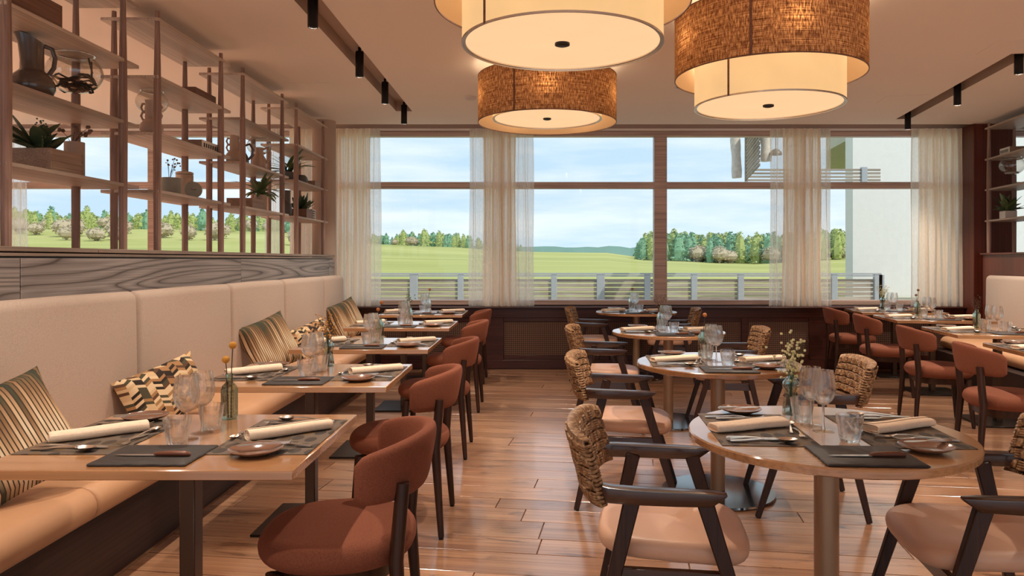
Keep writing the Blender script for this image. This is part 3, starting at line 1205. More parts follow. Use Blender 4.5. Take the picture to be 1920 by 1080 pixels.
# terrace railing: posts, top rail, every slat
rail = thing('terrace_railing', 'weathered slatted wooden railing with grey steel posts along the terrace', 'railing', (1.5, 14.0, 0))
MB().span((-9.5, -0.05, 1.045), (5.10, 0.05, 1.075)).obj('top_rail', GALV, rail)
MB().span((-9.5, -0.04, 1.005), (5.10, 0.0, 1.035)).obj('under_rail', GALV, rail)
PX = [-2.27 + 0.8875 * i for i in range(-2, 11)] + [6.55]
SLM = {}
for i, x in enumerate(PX):
    w = 0.15 if i % 4 == 2 or i == len(PX) - 1 else 0.11
    MB().span((-w / 2, -0.045, -0.05), (w / 2, 0.045, 1.045)).obj('post', GALV, rail, bevel=0.006).location = (x - 1.5, 0, 0)
    if i + 1 < len(PX):
        L = PX[i + 1] - x
        key = round(L, 3)
        if key not in SLM:
            SLM[key] = MB().box((0, 0, 0), (L - 0.02, 0.022, 0.066)).mesh('slat', DECKW, bevel=0.003)
        for k in range(11):
            link('slat', SLM[key], rail, (x + L / 2 - 1.5, 0.03, 0.10 + k * 0.0825))

# outside wing wall, canopy, slatted screen, birch logs
ew = MB().span((6.36, 14.65, -0.3), (14, 15.0, 7)).obj('wall_outside', EXTW)
struct(ew, 'white rendered outside wall beyond the terrace')
cp = MB()
cp.prism([(6.45, 15.05), (12, 15.05), (12, 20), (7.96, 20), (6.65, 16.7)], 3.79, 4.2).obj('canopy_slab', CONC)
struct(COL.objects['canopy_slab'], 'concrete canopy against the white outside wall')
sc = thing('louvre_screen', 'diagonal slatted wooden screen hanging under the canopy outside', 'screen', (3.85, 13.3, 2.79))
for k in range(13):
    MB().bar((0, 0, k * 0.066), (-0.37, -1.98, k * 0.066), 0.02, 0.02, 0.04, 0.04, side=(1, 0, 0)).obj('slat', DECKW, sc)
MB().bar((0, 0, -0.05), (0, 0, 0.95), 0.05, 0.05).obj('screen_post', DECKW, sc)
s2 = thing('louvre_fence', 'horizontal grey slats between the canopy and the birch logs outside', 'screen', (3.88, 13.33, 2.75))
for k in range(4):
    MB().span((0, -0.02, k * 0.062), (2.4, 0.02, k * 0.062 + 0.035)).obj('slat', DECKW, s2)
MB().span((2.05, -0.05, -0.03), (2.15, 0.03, 0.25)).obj('bracket', GALV, s2)


eb = MB().span((3.2, 9.4, 3.62), (3.42, 13.6, 3.78)).obj('eave_beam', CONC)
struct(eb)
MB().span((3.72, 9.4, 3.62), (3.94, 13.6, 3.78)).obj('cross_beam', CONC, eb)


def log(loc, h, r, label):
    m = MB()
    rings = []
    for i in range(9):
        z = h * i / 8
        q = r * (1 + 0.08 * sin(i * 1.7))
        rings.append([(q * cos(a) * (1 + 0.05 * sin(3 * a + i)), q * sin(a), z) for a in [2 * pi * k / 14 for k in range(14)]])
    m.loft(rings)
    o = m.obj('birch_log', BARK)
    o.location = loc
    o.rotation_euler = (0, radians(-2.5), 0)
    return tag(o, label, 'log')


log((3.32, 12.0, 2.66), 0.98, 0.078, 'long birch log hanging free against the sky')
log((3.80, 12.0, 2.93), 0.71, 0.085, 'shorter birch log in front of the slatted screen')
dl = thing('outdoor_lamp', 'small dark dome lamp hanging by the birch log outside', 'lamp', (3.92, 11.9, 3.02))
MB().lathe([(0.10, 0.0), (0.095, 0.04), (0.05, 0.085), (0.02, 0.1), (0.0, 0.1)], 16).obj('lamp_shade', DARKC, dl)
MB().tube([(0, 0, 0.1), (0, 0, 0.6)], 0.006, 6).obj('cord', BLACK, dl)

# ================================================================== BENCHES
def bench(name, label, ys, xf, xb, place):
    """seat front at xf, back face at xb (local x), running along local y; panels between ys"""
    b = thing(name, label, 'bench', place[0], place[1])
    MB().span((xf - 0.10, ys[0], 0), (xb - 0.06, ys[-1], 0.315)).obj('bench_base', BASEW, b, bevel=0.003)
    sg = 1 if xf > xb else -1
    for a, c in zip(ys[:-1], ys[1:]):
        # seat cushion profile (x,z) swept along y, rounded front, softened ends
        def prof(ins):
            p = []
            for k in range(9):
                t = -pi / 2 + pi * k / 8 * 0.92
                p.append((xf - sg * (0.07 + ins) + sg * 0.07 * cos(t), 0.385 + 0.068 * sin(t)))
            p += [(xf - sg * 0.2, 0.457 - ins * 0.6), (xb - sg * 0.02, 0.447 - ins), (xb - sg * 0.05, 0.32), (xf - sg * 0.1, 0.317)]
            return p
        rings = []
        for y, ins in ((a + 0.002, 0.012), (a + 0.006, 0.005), (a + 0.02, 0), ((a + c) / 2, -0.002), (c - 0.02, 0), (c - 0.006, 0.005), (c - 0.002, 0.012)):
            rings.append([(x, y, z) for x, z in prof(ins)])
        MB().loft(rings).obj('seat_cushion', SEATL, b, angle=50)
        # back cushion: leaning slab with round top
        def bprof(ins):
            p = [(xb, 0.45)]
            for k in range(7):
                t = pi * 0.5 * k / 6
                p.append((xb - sg * (0.055 + ins) - sg * 0.055 * (1 - cos(t)) * 0 - sg * 0.045 * (sin(t)) * 1.0 + sg * 0.0, 1.085 - ins + 0.065 * sin(t)))
            p[1:] = []
            for k in range(8):
                t = pi * k / 7
                p.append((xb - sg * 0.060 + sg * (0.050 - ins) * cos(t), 1.10 - ins + 0.048 * sin(t)))
            p.append((xb - sg * 0.105, 0.45))
            return p
        rings = []
        for y, ins in ((a + 0.004, 0.045), (a + 0.008, 0.026), (a + 0.018, 0.010), (a + 0.038, 0.0), ((a + c) / 2, -0.003), (c - 0.038, 0.0), (c - 0.018, 0.010), (c - 0.008, 0.026), (c - 0.004, 0.045)):
            rr = []
            pr_ = bprof(ins)
            for i, (x, z) in enumerate(pr_):
                if i == 0:
                    x = xb - sg * ins
                rr.append((x, y, z))
            rings.append(rr)
        MB().loft(rings).obj('back_cushion', CREAMF, b, angle=55)
    return b


bench('long_bench', 'long bench with cream woven back and tan leather seat under the plant shelves',
      [0.4, 1.55, 2.80, 4.05, 5.30, 6.43, 7.62, 8.43], -1.65, -2.156, ((0, 0, 0), 0))
bench('far_bench', 'cream backed tan bench beside the dark pillar on the far side of the room',
      [-6.2, -5.0, -3.8, -2.6, -1.4, -0.2, 1.12], 0.95, 1.42, ((RO[0], RO[1], 0), -TH))


# cushions
def cushion_mesh(name, w, h, th, mat):
    m = MB()
    g1, g2 = [], []
    n = 14
    for i in range(n + 1):
        r1, r2 = [], []
        v = i / n * 2 - 1
        for j in range(n + 1):
            u = j / n * 2 - 1
            pin = 1 - 0.07 * (1 - abs(u) ** 2) * abs(v) ** 3 * 1.0
            pin2 = 1 - 0.07 * (1 - abs(v) ** 2) * abs(u) ** 3
            d = ((1 - u ** 4) * (1 - v ** 4)) ** 0.55
            wr = 0.006 * sin(9 * u + 4 * v) * (1 - d)
            r1.append((th / 2 * d + wr, u * w / 2 * pin2, v * h / 2 * pin))
            r2.append((-th / 2 * d + wr, u * w / 2 * pin2, v * h / 2 * pin))
        g1.append(r1)
        g2.append(r2)
    m.sheet(g1)
    m.sheet(g2)
    return m.mesh(name, mat, angle=80)


CU = {'big': cushion_mesh('cushion', 0.42, 0.42, 0.16, STRIPE), 'lum': cushion_mesh('cushion', 0.50, 0.32, 0.14, CHEV),
      'wht': cushion_mesh('cushion', 0.46, 0.46, 0.15, STRIPEW)}


def cushion(kind, loc, rz, tilt, roll, label):
    o = link('cushion', CU[kind])
    o.rotation_euler = (Matrix.Rotation(rz, 3, 'Z') @ Matrix.Rotation(-tilt, 3, 'Y') @ Matrix.Rotation(roll, 3, 'X')).to_euler()
    o.location = loc
    return tag(o, label, 'cushion', 'bench cushions')


cushion('big', (-1.90, 2.66, 0.67), radians(-38), radians(26), radians(19), 'large green and tan striped cushion behind the nearest bench table')
cushion('lum', (-1.99, 3.98, 0.60), radians(-30), radians(22), radians(14), 'chevron cushion by the wine glasses of the nearest bench table')
cushion('big', (-1.99, 5.56, 0.68), radians(-42), radians(20), radians(18), 'striped cushion behind the second table of the long bench')
cushion('lum', (-1.99, 6.62, 0.60), radians(-26), radians(22), radians(12), 'chevron cushion behind the third table of the long bench')
cushion('big', (-2.0, 7.86, 0.68), radians(-36), radians(20), radians(16), 'striped cushion at the window end of the long bench')
o = cushion('wht', (0, 0, 0), 0, 0, 0, 'white cushion with dark lines on the bench by the dark pillar')
p = rp(1.27, -0.55, 0.665)
o.location = p
o.rotation_euler = (Matrix.Rotation(pi - TH + 0.25, 3, 'Z') @ Matrix.Rotation(-radians(20), 3, 'Y')).to_euler()


# ================================================================== SHELVES
def post_mesh():
    return MB().lathe([(0.0215, 0.0), (0.023, 0.35), (0.0245, 0.75), (0.022, 1.0), (0.017, 1.3), (0.0135, 1.495), (0.0, 1.495)], 14).mesh('post', POSTW)


POSTM = post_mesh()
SHELFM = MB().box((0, 0, 0), (0.36, 1.10, 0.02)).mesh('shelf_board', SHELFW, bevel=0.002)
SZ = [1.737, 2.097, 2.45, 2.81]


def shelf_unit(loc, rz, sign, label):
    u = thing('shelf_unit', label, 'shelf', loc, rz, 'open shelf bays of slim posts')
    for x in (0, -0.27 * sign):
        for y in (0.0, 0.935):
            link('post', POSTM, u, (x, y, 0))
    for z in SZ:
        link('shelf_board', SHELFM, u, (-0.165 * sign, 0.53, z - 1.378 + 0.01))
    return u


shelf_unit((-2.35, 3.28, 1.378), 0, 1, 'nearest open shelf bay, holding the tall jug and the hanging glass bowl')
shelf_unit((-2.35, 4.60, 1.378), 0, 1, 'second open shelf bay, holding the canister and the triple handled jug')
shelf_unit((-2.35, 5.95, 1.378), 0, 1, 'third open shelf bay, holding jugs above a trailing plant in a box')
shelf_unit((-2.35, 7.29, 1.378), 0, 1, 'open shelf bay nearest the round pillar and windows')
o = shelf_unit(rp(1.55, 1.29, 1.402), -TH, -1, 'open shelf bay in front of the dark pillar')
o.rotation_euler = (0, 0, -TH)
for c in list(o.children):
    if c.name.startswith('shelf_board'):
        c.location.y = -0.48
    elif c.location.y > 0.5:
        c.location.y = -0.935

# ================================================================== TABLES
RT_TOP = MB().box((0, 0, 0.726), (0.90, 0.735, 0.028)).mesh('tabletop', OAK, bevel=0.0025)
COLM = MB().box((0, 0, 0.362), (0.05, 0.062, 0.70)).mesh('column', BRONZE, bevel=0.004)
BASM = MB().box((0, 0, 0.007), (0.45, 0.46, 0.012)).mesh('base_plate', BASEP, bevel=0.002)
RD_TOP = MB().lathe([(0.0, 0.711), (0.444, 0.711), (0.452, 0.716), (0.4535, 0.735), (0.450, 0.74), (0.0, 0.74)], 64).mesh('tabletop', OAK)
RCOL = MB().lathe([(0.04, 0.012), (0.04, 0.711)], 24).mesh('column', BRONZE2)
RBAS = MB().lathe([(0.0, 0.001), (0.312, 0.001), (0.315, 0.006), (0.312, 0.016), (0.05, 0.02), (0.0, 0.02)], 64).mesh('base_plate', STEELB)


def rect_table(loc, rz, label):
    t = thing('rectangular_table', label, 'table', loc, rz, 'rectangular oak tables along the benches')
    link('tabletop', RT_TOP, t)
    link('column', COLM, t)
    link('base_plate', BASM, t)
    return t


def round_table(loc, label):
    t = thing('round_table', label, 'table', loc, 0, 'round oak pedestal tables')
    link('tabletop', RD_TOP, t)
    link('column', RCOL, t)
    link('base_plate', RBAS, t)
    return t


TABLES = []   # (kind, centre, rotation, short description)
for (x, y), d in zip([(-1.11, 2.388), (-1.122, 3.725), (-1.13, 5.11), (-1.165, 6.62), (-1.20, 8.12)],
                     ['nearest long bench table', 'second long bench table', 'third long bench table', 'fourth long bench table', 'window end long bench table']):
    TABLES.append(('L', (x, y), 0.0, d))
for (x, y), d in zip([(0.984, 2.471), (1.045, 4.17), (1.098, 5.99), (1.16, 8.30)],
                     ['nearest round table', 'second round table', 'third round table', 'round table by the window']):
    TABLES.append(('O', (x, y), radians(-3.5), d))
for i, d in enumerate(['far bench table by the window', 'second far bench table from the window', 'third far bench table from the window', 'far bench table cut by the picture edge']):
    e = [(3.69, 8.50), (3.543, 7.427), (3.33, 6.05), (3.10, 4.80)][i]
    TABLES.append(('R', (e[0] + 0.45 * CT, e[1] - 0.45 * ST), -TH, d))
DESC = {'nearest long bench table': 'rectangular oak table nearest the viewer at the long bench',
        'second long bench table': 'second rectangular oak table along the long bench',
        'third long bench table': 'third rectangular oak table along the long bench',
        'fourth long bench table': 'fourth rectangular oak table along the long bench',
        'window end long bench table': 'rectangular oak table at the window end of the long bench',
        'nearest round table': 'round oak table nearest the viewer, with slate board and wine glasses',
        'second round table': 'second round oak table, with a green ribbed vase',
        'third round table': 'third round oak table from the viewer',
        'round table by the window': 'round oak table standing closest to the windows',
        'far bench table by the window': 'rectangular oak table by the window at the far bench',
        'second far bench table from the window': 'second table from the window at the far bench',
        'third far bench table from the window': 'third table from the window at the far bench',
        'far bench table cut by the picture edge': 'rectangular far bench table cut by the picture edge'}
for k, c, r, d in TABLES:
    if k == 'O':
        round_table((c[0], c[1], 0), DESC[d])
    else:
        rect_table((c[0], c[1], 0), r, DESC[d])


# ================================================================== RUST CHAIRS
def make_rust():
    t = thing('upholstered_chair', '', 'chair', group='rust fabric chairs at the bench tables')
    rings = []
    for k in range(13):
        a = -pi / 2 + pi * k / 12
        ins = 0.042 * (1 - cos(a))
        z = 0.43 + 0.045 * sin(a)
        rings.append(superell(0.245 - ins, 0.25 - ins, 2.35, 40, z))
    rings.append(superell(0.12, 0.12, 2.2, 40, 0.481))
    rings.append(superell(0.02, 0.02, 2.0, 40, 0.483))
    MB().loft(rings).obj('seat', RUST, t, angle=80)
    MB().loft([superell(0.185, 0.19, 2.6, 32, 0.335), superell(0.195, 0.20, 2.6, 32, 0.39)]).obj('seat_frame', WALNUT, t)
    # wrapped backrest band
    rings = []
    n = 30
    for i in range(n + 1):
        s = i / n * 2 - 1
        f = s * radians(86)
        cx, cy = -0.075 - 0.20 * cos(f), 0.253 * sin(f)
        nx, ny = -cos(f) / 0.20, sin(f) / 0.253
        L = sqrt(nx * nx + ny * ny)
        nx, ny = nx / L, ny / L
        e = abs(s)
        zt = 0.785 - 0.05 * e ** 2.0
        zb = 0.60 - 0.006 * (1 - e)
        endk = 1.0 if e < 0.86 else sqrt(max(0.0, 1 - ((e - 0.86) / 0.14) ** 2))
        zm, zh = (zt + zb) / 2, (zt - zb) / 2 * (0.72 + 0.28 * endk)
        th = 0.026 * (0.45 + 0.55 * endk)
        ring = []
        for k in range(20):
            a = 2 * pi * k / 20
            ca, sa = cos(a), sin(a)
            px = th * abs(ca) ** 0.62 * (1 if ca >= 0 else -1)
            pz = zh * abs(sa) ** 0.45 * (1 if sa >= 0 else -1)
            lean = -(0.03) * (pz / 0.1) * cos(f)
            ring.append((cx + nx * px + lean * 0.6, cy + ny * px, zm + pz))
        rings.append(ring)
    MB().loft(rings).obj('backrest', RUST, t, angle=80)
    for sy in (-1, 1):
        m = MB()
        p0, p1 = Vector((0.165, 0.165 * sy, 0.375)), Vector((0.195, 0.195 * sy, 0.012))
        m.tube([p0, p0.lerp(p1, 0.5), p1], [0.024, 0.020, 0.0145], 10).obj('leg', WALNUT, t)
        m = MB()
        p0, p1 = Vector((-0.225, 0.212 * sy, 0.655)), Vector((-0.235, 0.236 * sy, 0.012))
        pm = Vector((-0.205, 0.214 * sy, 0.42))
        m.tube([p0, pm, p1], [0.021, 0.023, 0.0145], 10).obj('leg', WALNUT, t)
    m = MB()
    for (x, y) in ((0.195, 0.195), (0.195, -0.195), (-0.235, 0.236), (-0.235, -0.236)):
        m.lathe([(0.0, 0.0), (0.012, 0.0), (0.012, 0.013)], 8, (x, y, 0))
    m.obj('foot_glides', BLACK, t)['kind'] = 'stuff'
    return t


rust = Once(make_rust)
LC = [(-0.628, 2.39, 184, 'rust upholstered chair nearest the viewer, at the first long bench table'),
      (-0.67, 3.71, 180, 'rust upholstered chair at the second long bench table'),
      (-0.685, 5.10, 180, 'rust upholstered chair at the third long bench table'),
      (-0.71, 6.60, 180, 'rust upholstered chair at the fourth long bench table'),
      (-0.765, 8.05, 180, 'rust upholstered chair at the window end of the long bench')]
for x, y, a, lb in LC:
    rust((x, y, 0), radians(a), lb)
RC = [(3.62, 8.36, -10, 'rust chair at the far bench table beside the windows'),
      (3.49, 7.27, -14, 'rust chair at the second far bench table from the window'),
      (3.29, 5.98, -12, 'rust chair at the third far bench table from the window'),
      (3.04, 4.72, -14, 'rust chair at the far bench table cut by the picture edge')]
for x, y, a, lb in RC:
    rust((x, y, 0), radians(a), lb)


# ================================================================== ARMCHAIRS
def make_arm():
    t = thing('armchair', '', 'chair', group='wicker backed armchairs at the round tables')
    # leather seat: wider in front, drooping front edge
    def outl(ins, z):
        pts = []
        P = [(0.235, 0.255), (-0.235, 0.205)]
        n = 44
        for k in range(n):
            a = 2 * pi * k / n
            ca, sa = cos(a), sin(a)
            x = 0.24 * abs(ca) ** 0.55 * (1 if ca >= 0 else -1)
            wy = 0.228 + 0.022 * x / 0.24
            y = wy * abs(sa) ** 0.55 * (1 if sa >= 0 else -1)
            k2 = 1 - ins / 0.24
            pts.append((x * k2, y * k2, z + (-0.012 if x > 0.1 else 0) * ((x - 0.1) / 0.14 if x > 0.1 else 0)))
        return pts
    rings = []
    for k in range(9):
        a = -pi / 2 + pi * k / 8
        rings.append(outl(0.026 * (1 - cos(a)), 0.435 + 0.032 * sin(a)))
    rings.append(outl(0.10, 0.470))
    rings.append(outl(0.22, 0.468))
    MB().loft(rings).obj('seat', TANL, t, angle=80)
    m = MB()
    for sy in (-1, 1):
        m.bar((0.17, 0.225 * sy, 0.36), (-0.20, 0.225 * sy, 0.36), 0.022, 0.022, 0.055, 0.055)
    m.bar((0.155, -0.24, 0.36), (0.155, 0.24, 0.36), 0.022, 0.022, 0.05, 0.05, side=(1, 0, 0))
    m.bar((-0.175, -0.24, 0.36), (-0.175, 0.24, 0.36), 0.022, 0.022, 0.05, 0.05, side=(1, 0, 0))
    m.obj('seat_frame', WALNUTX, t, bevel=0.003)
    for sy in (-1, 1):
        MB().bar((0.085, 0.252 * sy, 0.608), (0.275, 0.262 * sy, 0.002), 0.030, 0.024, 0.050, 0.028).obj('leg', WALNUT, t, bevel=0.004)
        MB().bar((-0.125, 0.252 * sy, 0.608), (-0.265, 0.262 * sy, 0.002), 0.030, 0.024, 0.050, 0.028).obj('leg', WALNUT, t, bevel=0.004)
        # arm: pointed front tip, curving in behind towards the wicker back
        path = [(0.150, 0.262), (0.105, 0.262), (0.0, 0.264), (-0.12, 0.266), (-0.19, 0.262), (-0.235, 0.245), (-0.262, 0.215)]
        tops = [0.634, 0.636, 0.638, 0.64, 0.642, 0.645, 0.65]
        bots = [0.626, 0.596, 0.594, 0.594, 0.594, 0.596, 0.60]
        wid = [0.030, 0.050, 0.054, 0.052, 0.045, 0.036, 0.03]
        rings = []
        for i, (x, y) in enumerate(path):
            a, b = path[max(i - 1, 0)], path[min(i + 1, len(path) - 1)]
            d = Vector((b[0] - a[0], b[1] - a[1])).normalized()
            nx, ny = -d.y, d.x
            w = wid[i] / 2
            rings.append([(x + nx * w, (y + ny * w) * sy, tops[i]), (x - nx * w, (y - ny * w) * sy, tops[i]),
                          (x - nx * w * 0.8, (y - ny * w * 0.8) * sy, bots[i]), (x + nx * w * 0.8, (y + ny * w * 0.8) * sy, bots[i])])
        MB().loft(rings).obj('armrest', WALNUTX, t, bevel=0.004, seg=2)
    # wicker back: woven bundles of rope round a curved core
    HW = radians(80)

    def pt(s, v, off):
        f = s * HW
        R1, R2 = 0.078, 0.272
        cx, cy = -0.212 - R1 * cos(f), R2 * sin(f)
        nx, ny = -cos(f) / R1, sin(f) / R2
        L = sqrt(nx * nx + ny * ny)
        z = 0.592 + 0.190 * v - 0.018 * (1 - v) * 0 - 0.016 * (abs(s) ** 3) * v
        lean = -0.050 * (v - 0.3)
        return Vector((cx + nx / L * off + lean, cy + ny / L * off, z))
    back = thing_child('backrest', t)
    core = MB()
    rings = []
    for i in range(25):
        s = i / 24 * 2 - 1
        rings.append([pt(s * 0.97, 0.06, 0.010), pt(s * 0.97, 0.94, 0.010), pt(s * 0.97, 0.94, -0.010), pt(s * 0.97, 0.06, -0.010)])
    back.data = core.loft(rings).mesh('backrest', BOXD)
    wv = MB()
    nu, nv = 14, 5

    def strand(p, r):
        wv.tube(p, r, 5)
    for side in (1, -1):
        for i in range(nu):
            for j in range(nv):
                s0, s1 = -1 + 2 * i / nu, -1 + 2 * (i + 1) / nu
                v0, v1 = j / nv, (j + 1) / nv
                over = (i + j) % 2 == 0
                for q in range(4):
                    fq = (q + 0.5) / 4
                    if over:
                        v = v0 + (v1 - v0) * (0.06 + 0.88 * fq)
                        ds = (s1 - s0)
                        pts = [pt(s0 - ds * 0.02, v, 0.007 * side), pt(s0 + ds * 0.2, v, 0.0225 * side), pt(s0 + ds * 0.8, v, 0.0225 * side), pt(s1 + ds * 0.02, v, 0.007 * side)]
                        strand(pts, [0.0036, 0.0045, 0.0045, 0.0036])
                    else:
                        s = s0 + (s1 - s0) * (0.10 + 0.80 * fq)
                        dv = v1 - v0
                        pts = [pt(s, v0 - dv * 0.02, 0.007 * side), pt(s, v0 + dv * 0.2, 0.0205 * side), pt(s, v0 + dv * 0.8, 0.0205 * side), pt(s, v1 + dv * 0.02, 0.007 * side)]
                        strand(pts, [0.0036, 0.0046, 0.0046, 0.0036])
    # wrapped top, bottom and ends
    for i in range(54):
        s = -1 + 2 * (i + 0.5) / 54
        for ve in (0.0, 1.0):
            sg = 1 if ve else -1
            strand([pt(s, ve - sg * 0.05, 0.018), pt(s, ve + sg * 0.045, 0.012), pt(s, ve + sg * 0.045, -0.012), pt(s, ve - sg * 0.05, -0.018)], 0.0056)
    for j in range(14):
        v = (j + 0.5) / 14
        for se in (-1, 1):
            strand([pt(se * 0.97, v, 0.017), pt(se * 1.02, v, 0.01), pt(se * 1.02, v, -0.01), pt(se * 0.97, v, -0.017)], 0.0058)
    w = wv.obj('rope_weave', ROPE, back, angle=80)
    w['kind'] = 'stuff'
    return t


def thing_child(name, parent):
    o = bpy.data.objects.new(name, bpy.data.meshes.new(name))
    COL.objects.link(o)
    o.parent = parent
    return o


armc = Once(make_arm)
AC = [(0.456, 2.435, -8, 'wicker backed tan armchair nearest the viewer, beside the aisle'),
      (0.525, 4.10, -8, 'aisle side wicker armchair at the second round table'),
      (0.60, 5.87, -8, 'aisle side wicker armchair at the third round table'),
      (0.70, 8.22, -8, 'aisle side wicker armchair at the round table by the window'),
      (1.42, 2.36, 172, 'wicker armchair cut by the picture edge at the nearest round table'),
      (1.46, 3.98, 171, 'wicker armchair facing the aisle at the second round table'),
      (1.50, 5.80, 172, 'wicker armchair facing the aisle at the third round table'),
      (1.50, 8.12, 172, 'wicker armchair facing the aisle at the round table by the window')]


# the meshes hold two armchair copies' parts by linked data
for x, y, a, lb in AC:
    armc((x, y, 0), radians(a), lb)


# ================================================================== PENDANT LAMPS
def uv_cyl(name, r, z0, z1, mat, parent, seg=96, thick=0.0):
    me = bpy.data.meshes.new(name)
    vs, fs, uv = [], [], []
    for k in range(seg):
        a = 2 * pi * k / seg
        vs += [(r * cos(a), r * sin(a), z0), (r * cos(a), r * sin(a), z1)]
    for k in range(seg):
        j = (k + 1) % seg
        fs.append((2 * k, 2 * j, 2 * j + 1, 2 * k + 1))
        uv += [(k / seg, 0), ((k + 1) / seg, 0), ((k + 1) / seg, 1), (k / seg, 1)]
    me.from_pydata(vs, [], fs)
    l = me.uv_layers.new(name='UVMap')
    for i, c in enumerate(uv):
        l.data[i].uv = (c[0] * (2 * pi * r / 3.6), c[1] * (z1 - z0) / 0.38)
    for p in me.polygons:
        p.use_smooth = True
    me.materials.append(mat)
    return link(name, me, parent)


def pendant(loc, inner, label):
    """loc z = bottom of the outer shade; inner = drum bottom relative to it"""
    t = thing('pendant_lamp', label, 'lamp', loc, 0, 'large double drum pendant lamps')
    H = 0.385
    os_ = uv_cyl('outer_shade', 0.575, 0, H, JUTE, t)
    uv_cyl('shade_lining', 0.571, 0.002, H - 0.002, LINING, os_)
    m = MB()
    m.lathe([(0.5705, 0.0), (0.5765, 0.0), (0.5765, 0.006), (0.5705, 0.006)], 96, ring=True)
    m.lathe([(0.5705, H - 0.006), (0.5765, H - 0.006), (0.5765, H), (0.5705, H)], 96, ring=True)
    m.obj('shade_hem', BOXD, os_)
    MB().box((-0.577 * cos(1.1), -0.577 * sin(1.1), H / 2), (0.006, 0.014, H - 0.004), rz=1.1).obj('shade_seam', BOXD, os_)
    hi = H - 0.10 if inner < -0.02 else H - 0.06
    dr = uv_cyl('inner_drum', 0.452, inner, hi, DRUM, t)
    MB().lathe([(0.448, inner), (0.4545, inner), (0.4545, inner + 0.009), (0.448, inner + 0.009)], 96, ring=True).obj('drum_rim', STEEL, dr)
    MB().lathe([(0.0, inner + 0.012), (0.436, inner + 0.012), (0.437, inner + 0.017), (0.0, inner + 0.017)], 96).obj('diffuser', DIFF, t)
    MB().lathe([(0.436, inner + 0.006), (0.448, inner + 0.006), (0.448, inner + 0.03), (0.436, inner + 0.03)], 96, ring=True).obj('diffuser_ring', STEEL, t)
    MB().lathe([(0.0, inner - 0.003), (0.02, inner - 0.003), (0.034, inner + 0.002), (0.034, inner + 0.012), (0.0, inner + 0.012)], 24).obj('finial', BLACK, t)
    MB().tube([(0, 0, inner + 0.02), (0, 0, ZC - loc[2] - 0.005)], 0.012, 8).obj('rod', BLACK, t)
    MB().lathe([(0.0, ZC - loc[2] - 0.03), (0.09, ZC - loc[2] - 0.03), (0.09, ZC - loc[2]), (0.0, ZC - loc[2])], 24).obj('ceiling_canopy', BLACK, t)
    m = MB()
    for k in range(3):
        a = 2 * pi * k / 3 + 0.4
        m.tube([(0, 0, hi - 0.02), (0.573 * cos(a), 0.573 * sin(a), hi - 0.02)], 0.004, 6)
    m.obj('spider', BLACK, t)
    for k in range(5):
        a = 2 * pi * k / 5 + 0.9
        ld = bpy.data.lights.new('lamp_bulb', 'POINT')
        ld.energy = PEND_W
        ld.color = (1.0, 0.82, 0.60)
        ld.shadow_soft_size = 0.11
        lo = bpy.data.objects.new('lamp_bulb', ld)
        COL.objects.link(lo)
        lo.parent = t
        lo.location = (0.512 * cos(a), 0.512 * sin(a), H * 0.55)
    MB().box((-0.4535 * cos(0.75), -0.4535 * sin(0.75), (inner + hi) / 2), (0.003, 0.012, hi - inner - 0.004), rz=0.75).obj('drum_seam', BOXD, dr)
    ld = bpy.data.lights.new('down_light', 'SPOT')  # added beam under the finial, brightens the round tables
    ld.energy = DOWN_W
    ld.color = SPOT_COL
    ld.spot_size = radians(165)
    ld.spot_blend = 1.0
    ld.shadow_soft_size = 0.03
    lo = bpy.data.objects.new('down_light', ld)
    COL.objects.link(lo)
    lo.parent = t
    lo.location = (0, 0, inner - 0.012)
    return t


pendant((0.131, 3.33, 2.465), -0.178, 'pendant lamp with cream drum and round diffuser cut by the top edge, middle one')
pendant((1.469, 4.60, 2.455), -0.180, 'big brown woven pendant lamp with cream drum below, on the far bench side')
pendant((0.115, 6.13, 2.457), 0.030, 'brown woven pendant lamp hanging furthest away, with its drum hidden inside')


# ================================================================== TRACK SPOTS
def make_spot():
    t = thing('track_spotlight', '', 'spotlight', group='black ceiling track spotlights')
    MB().lathe([(0.0, 0.205), (0.031, 0.205), (0.033, 0.20), (0.033, 0.004), (0.029, 0.0), (0.026, 0.0), (0.024, 0.03), (0.0, 0.03)], 20).obj('spot_body', BLACK, t)
    MB().tube([(0, 0, 0.205), (0, 0, 0.24)], 0.012, 8).obj('spot_stem', BLACK, t)
    return t


spot = Once(make_spot)
sd = bpy.data.lights.new('spot_beam', 'SPOT')
sd.energy = SPOT_W
sd.color = SPOT_COL
sd.spot_size = radians(95)
sd.spot_blend = 0.55
sd.shadow_soft_size = 0.018


sd3 = sd.copy()
sd3.energy = SPOT_W * 1.8


def add_spot(x, y, label, grp, beam=True):
    if label:
        spot((x, y, 2.878 - 0.08 + 0.0), 0, label, grp)
    if beam:
        lo = bpy.data.objects.new('spot_beam', sd3 if x > 0 else sd)
        COL.objects.link(lo)
        lo.location = (x, y, 2.815)


sd2 = sd.copy()  # strong beam for the added fill in the side room
sd2.energy = SPOT_W * 6.5
sd2.color = (1.0, 0.92, 0.82)


def side_spot(x, y, data=None):
    lo = bpy.data.objects.new('side_room_beam', data or sd2)
    COL.objects.link(lo)
    lo.location = (x, y, 2.85)


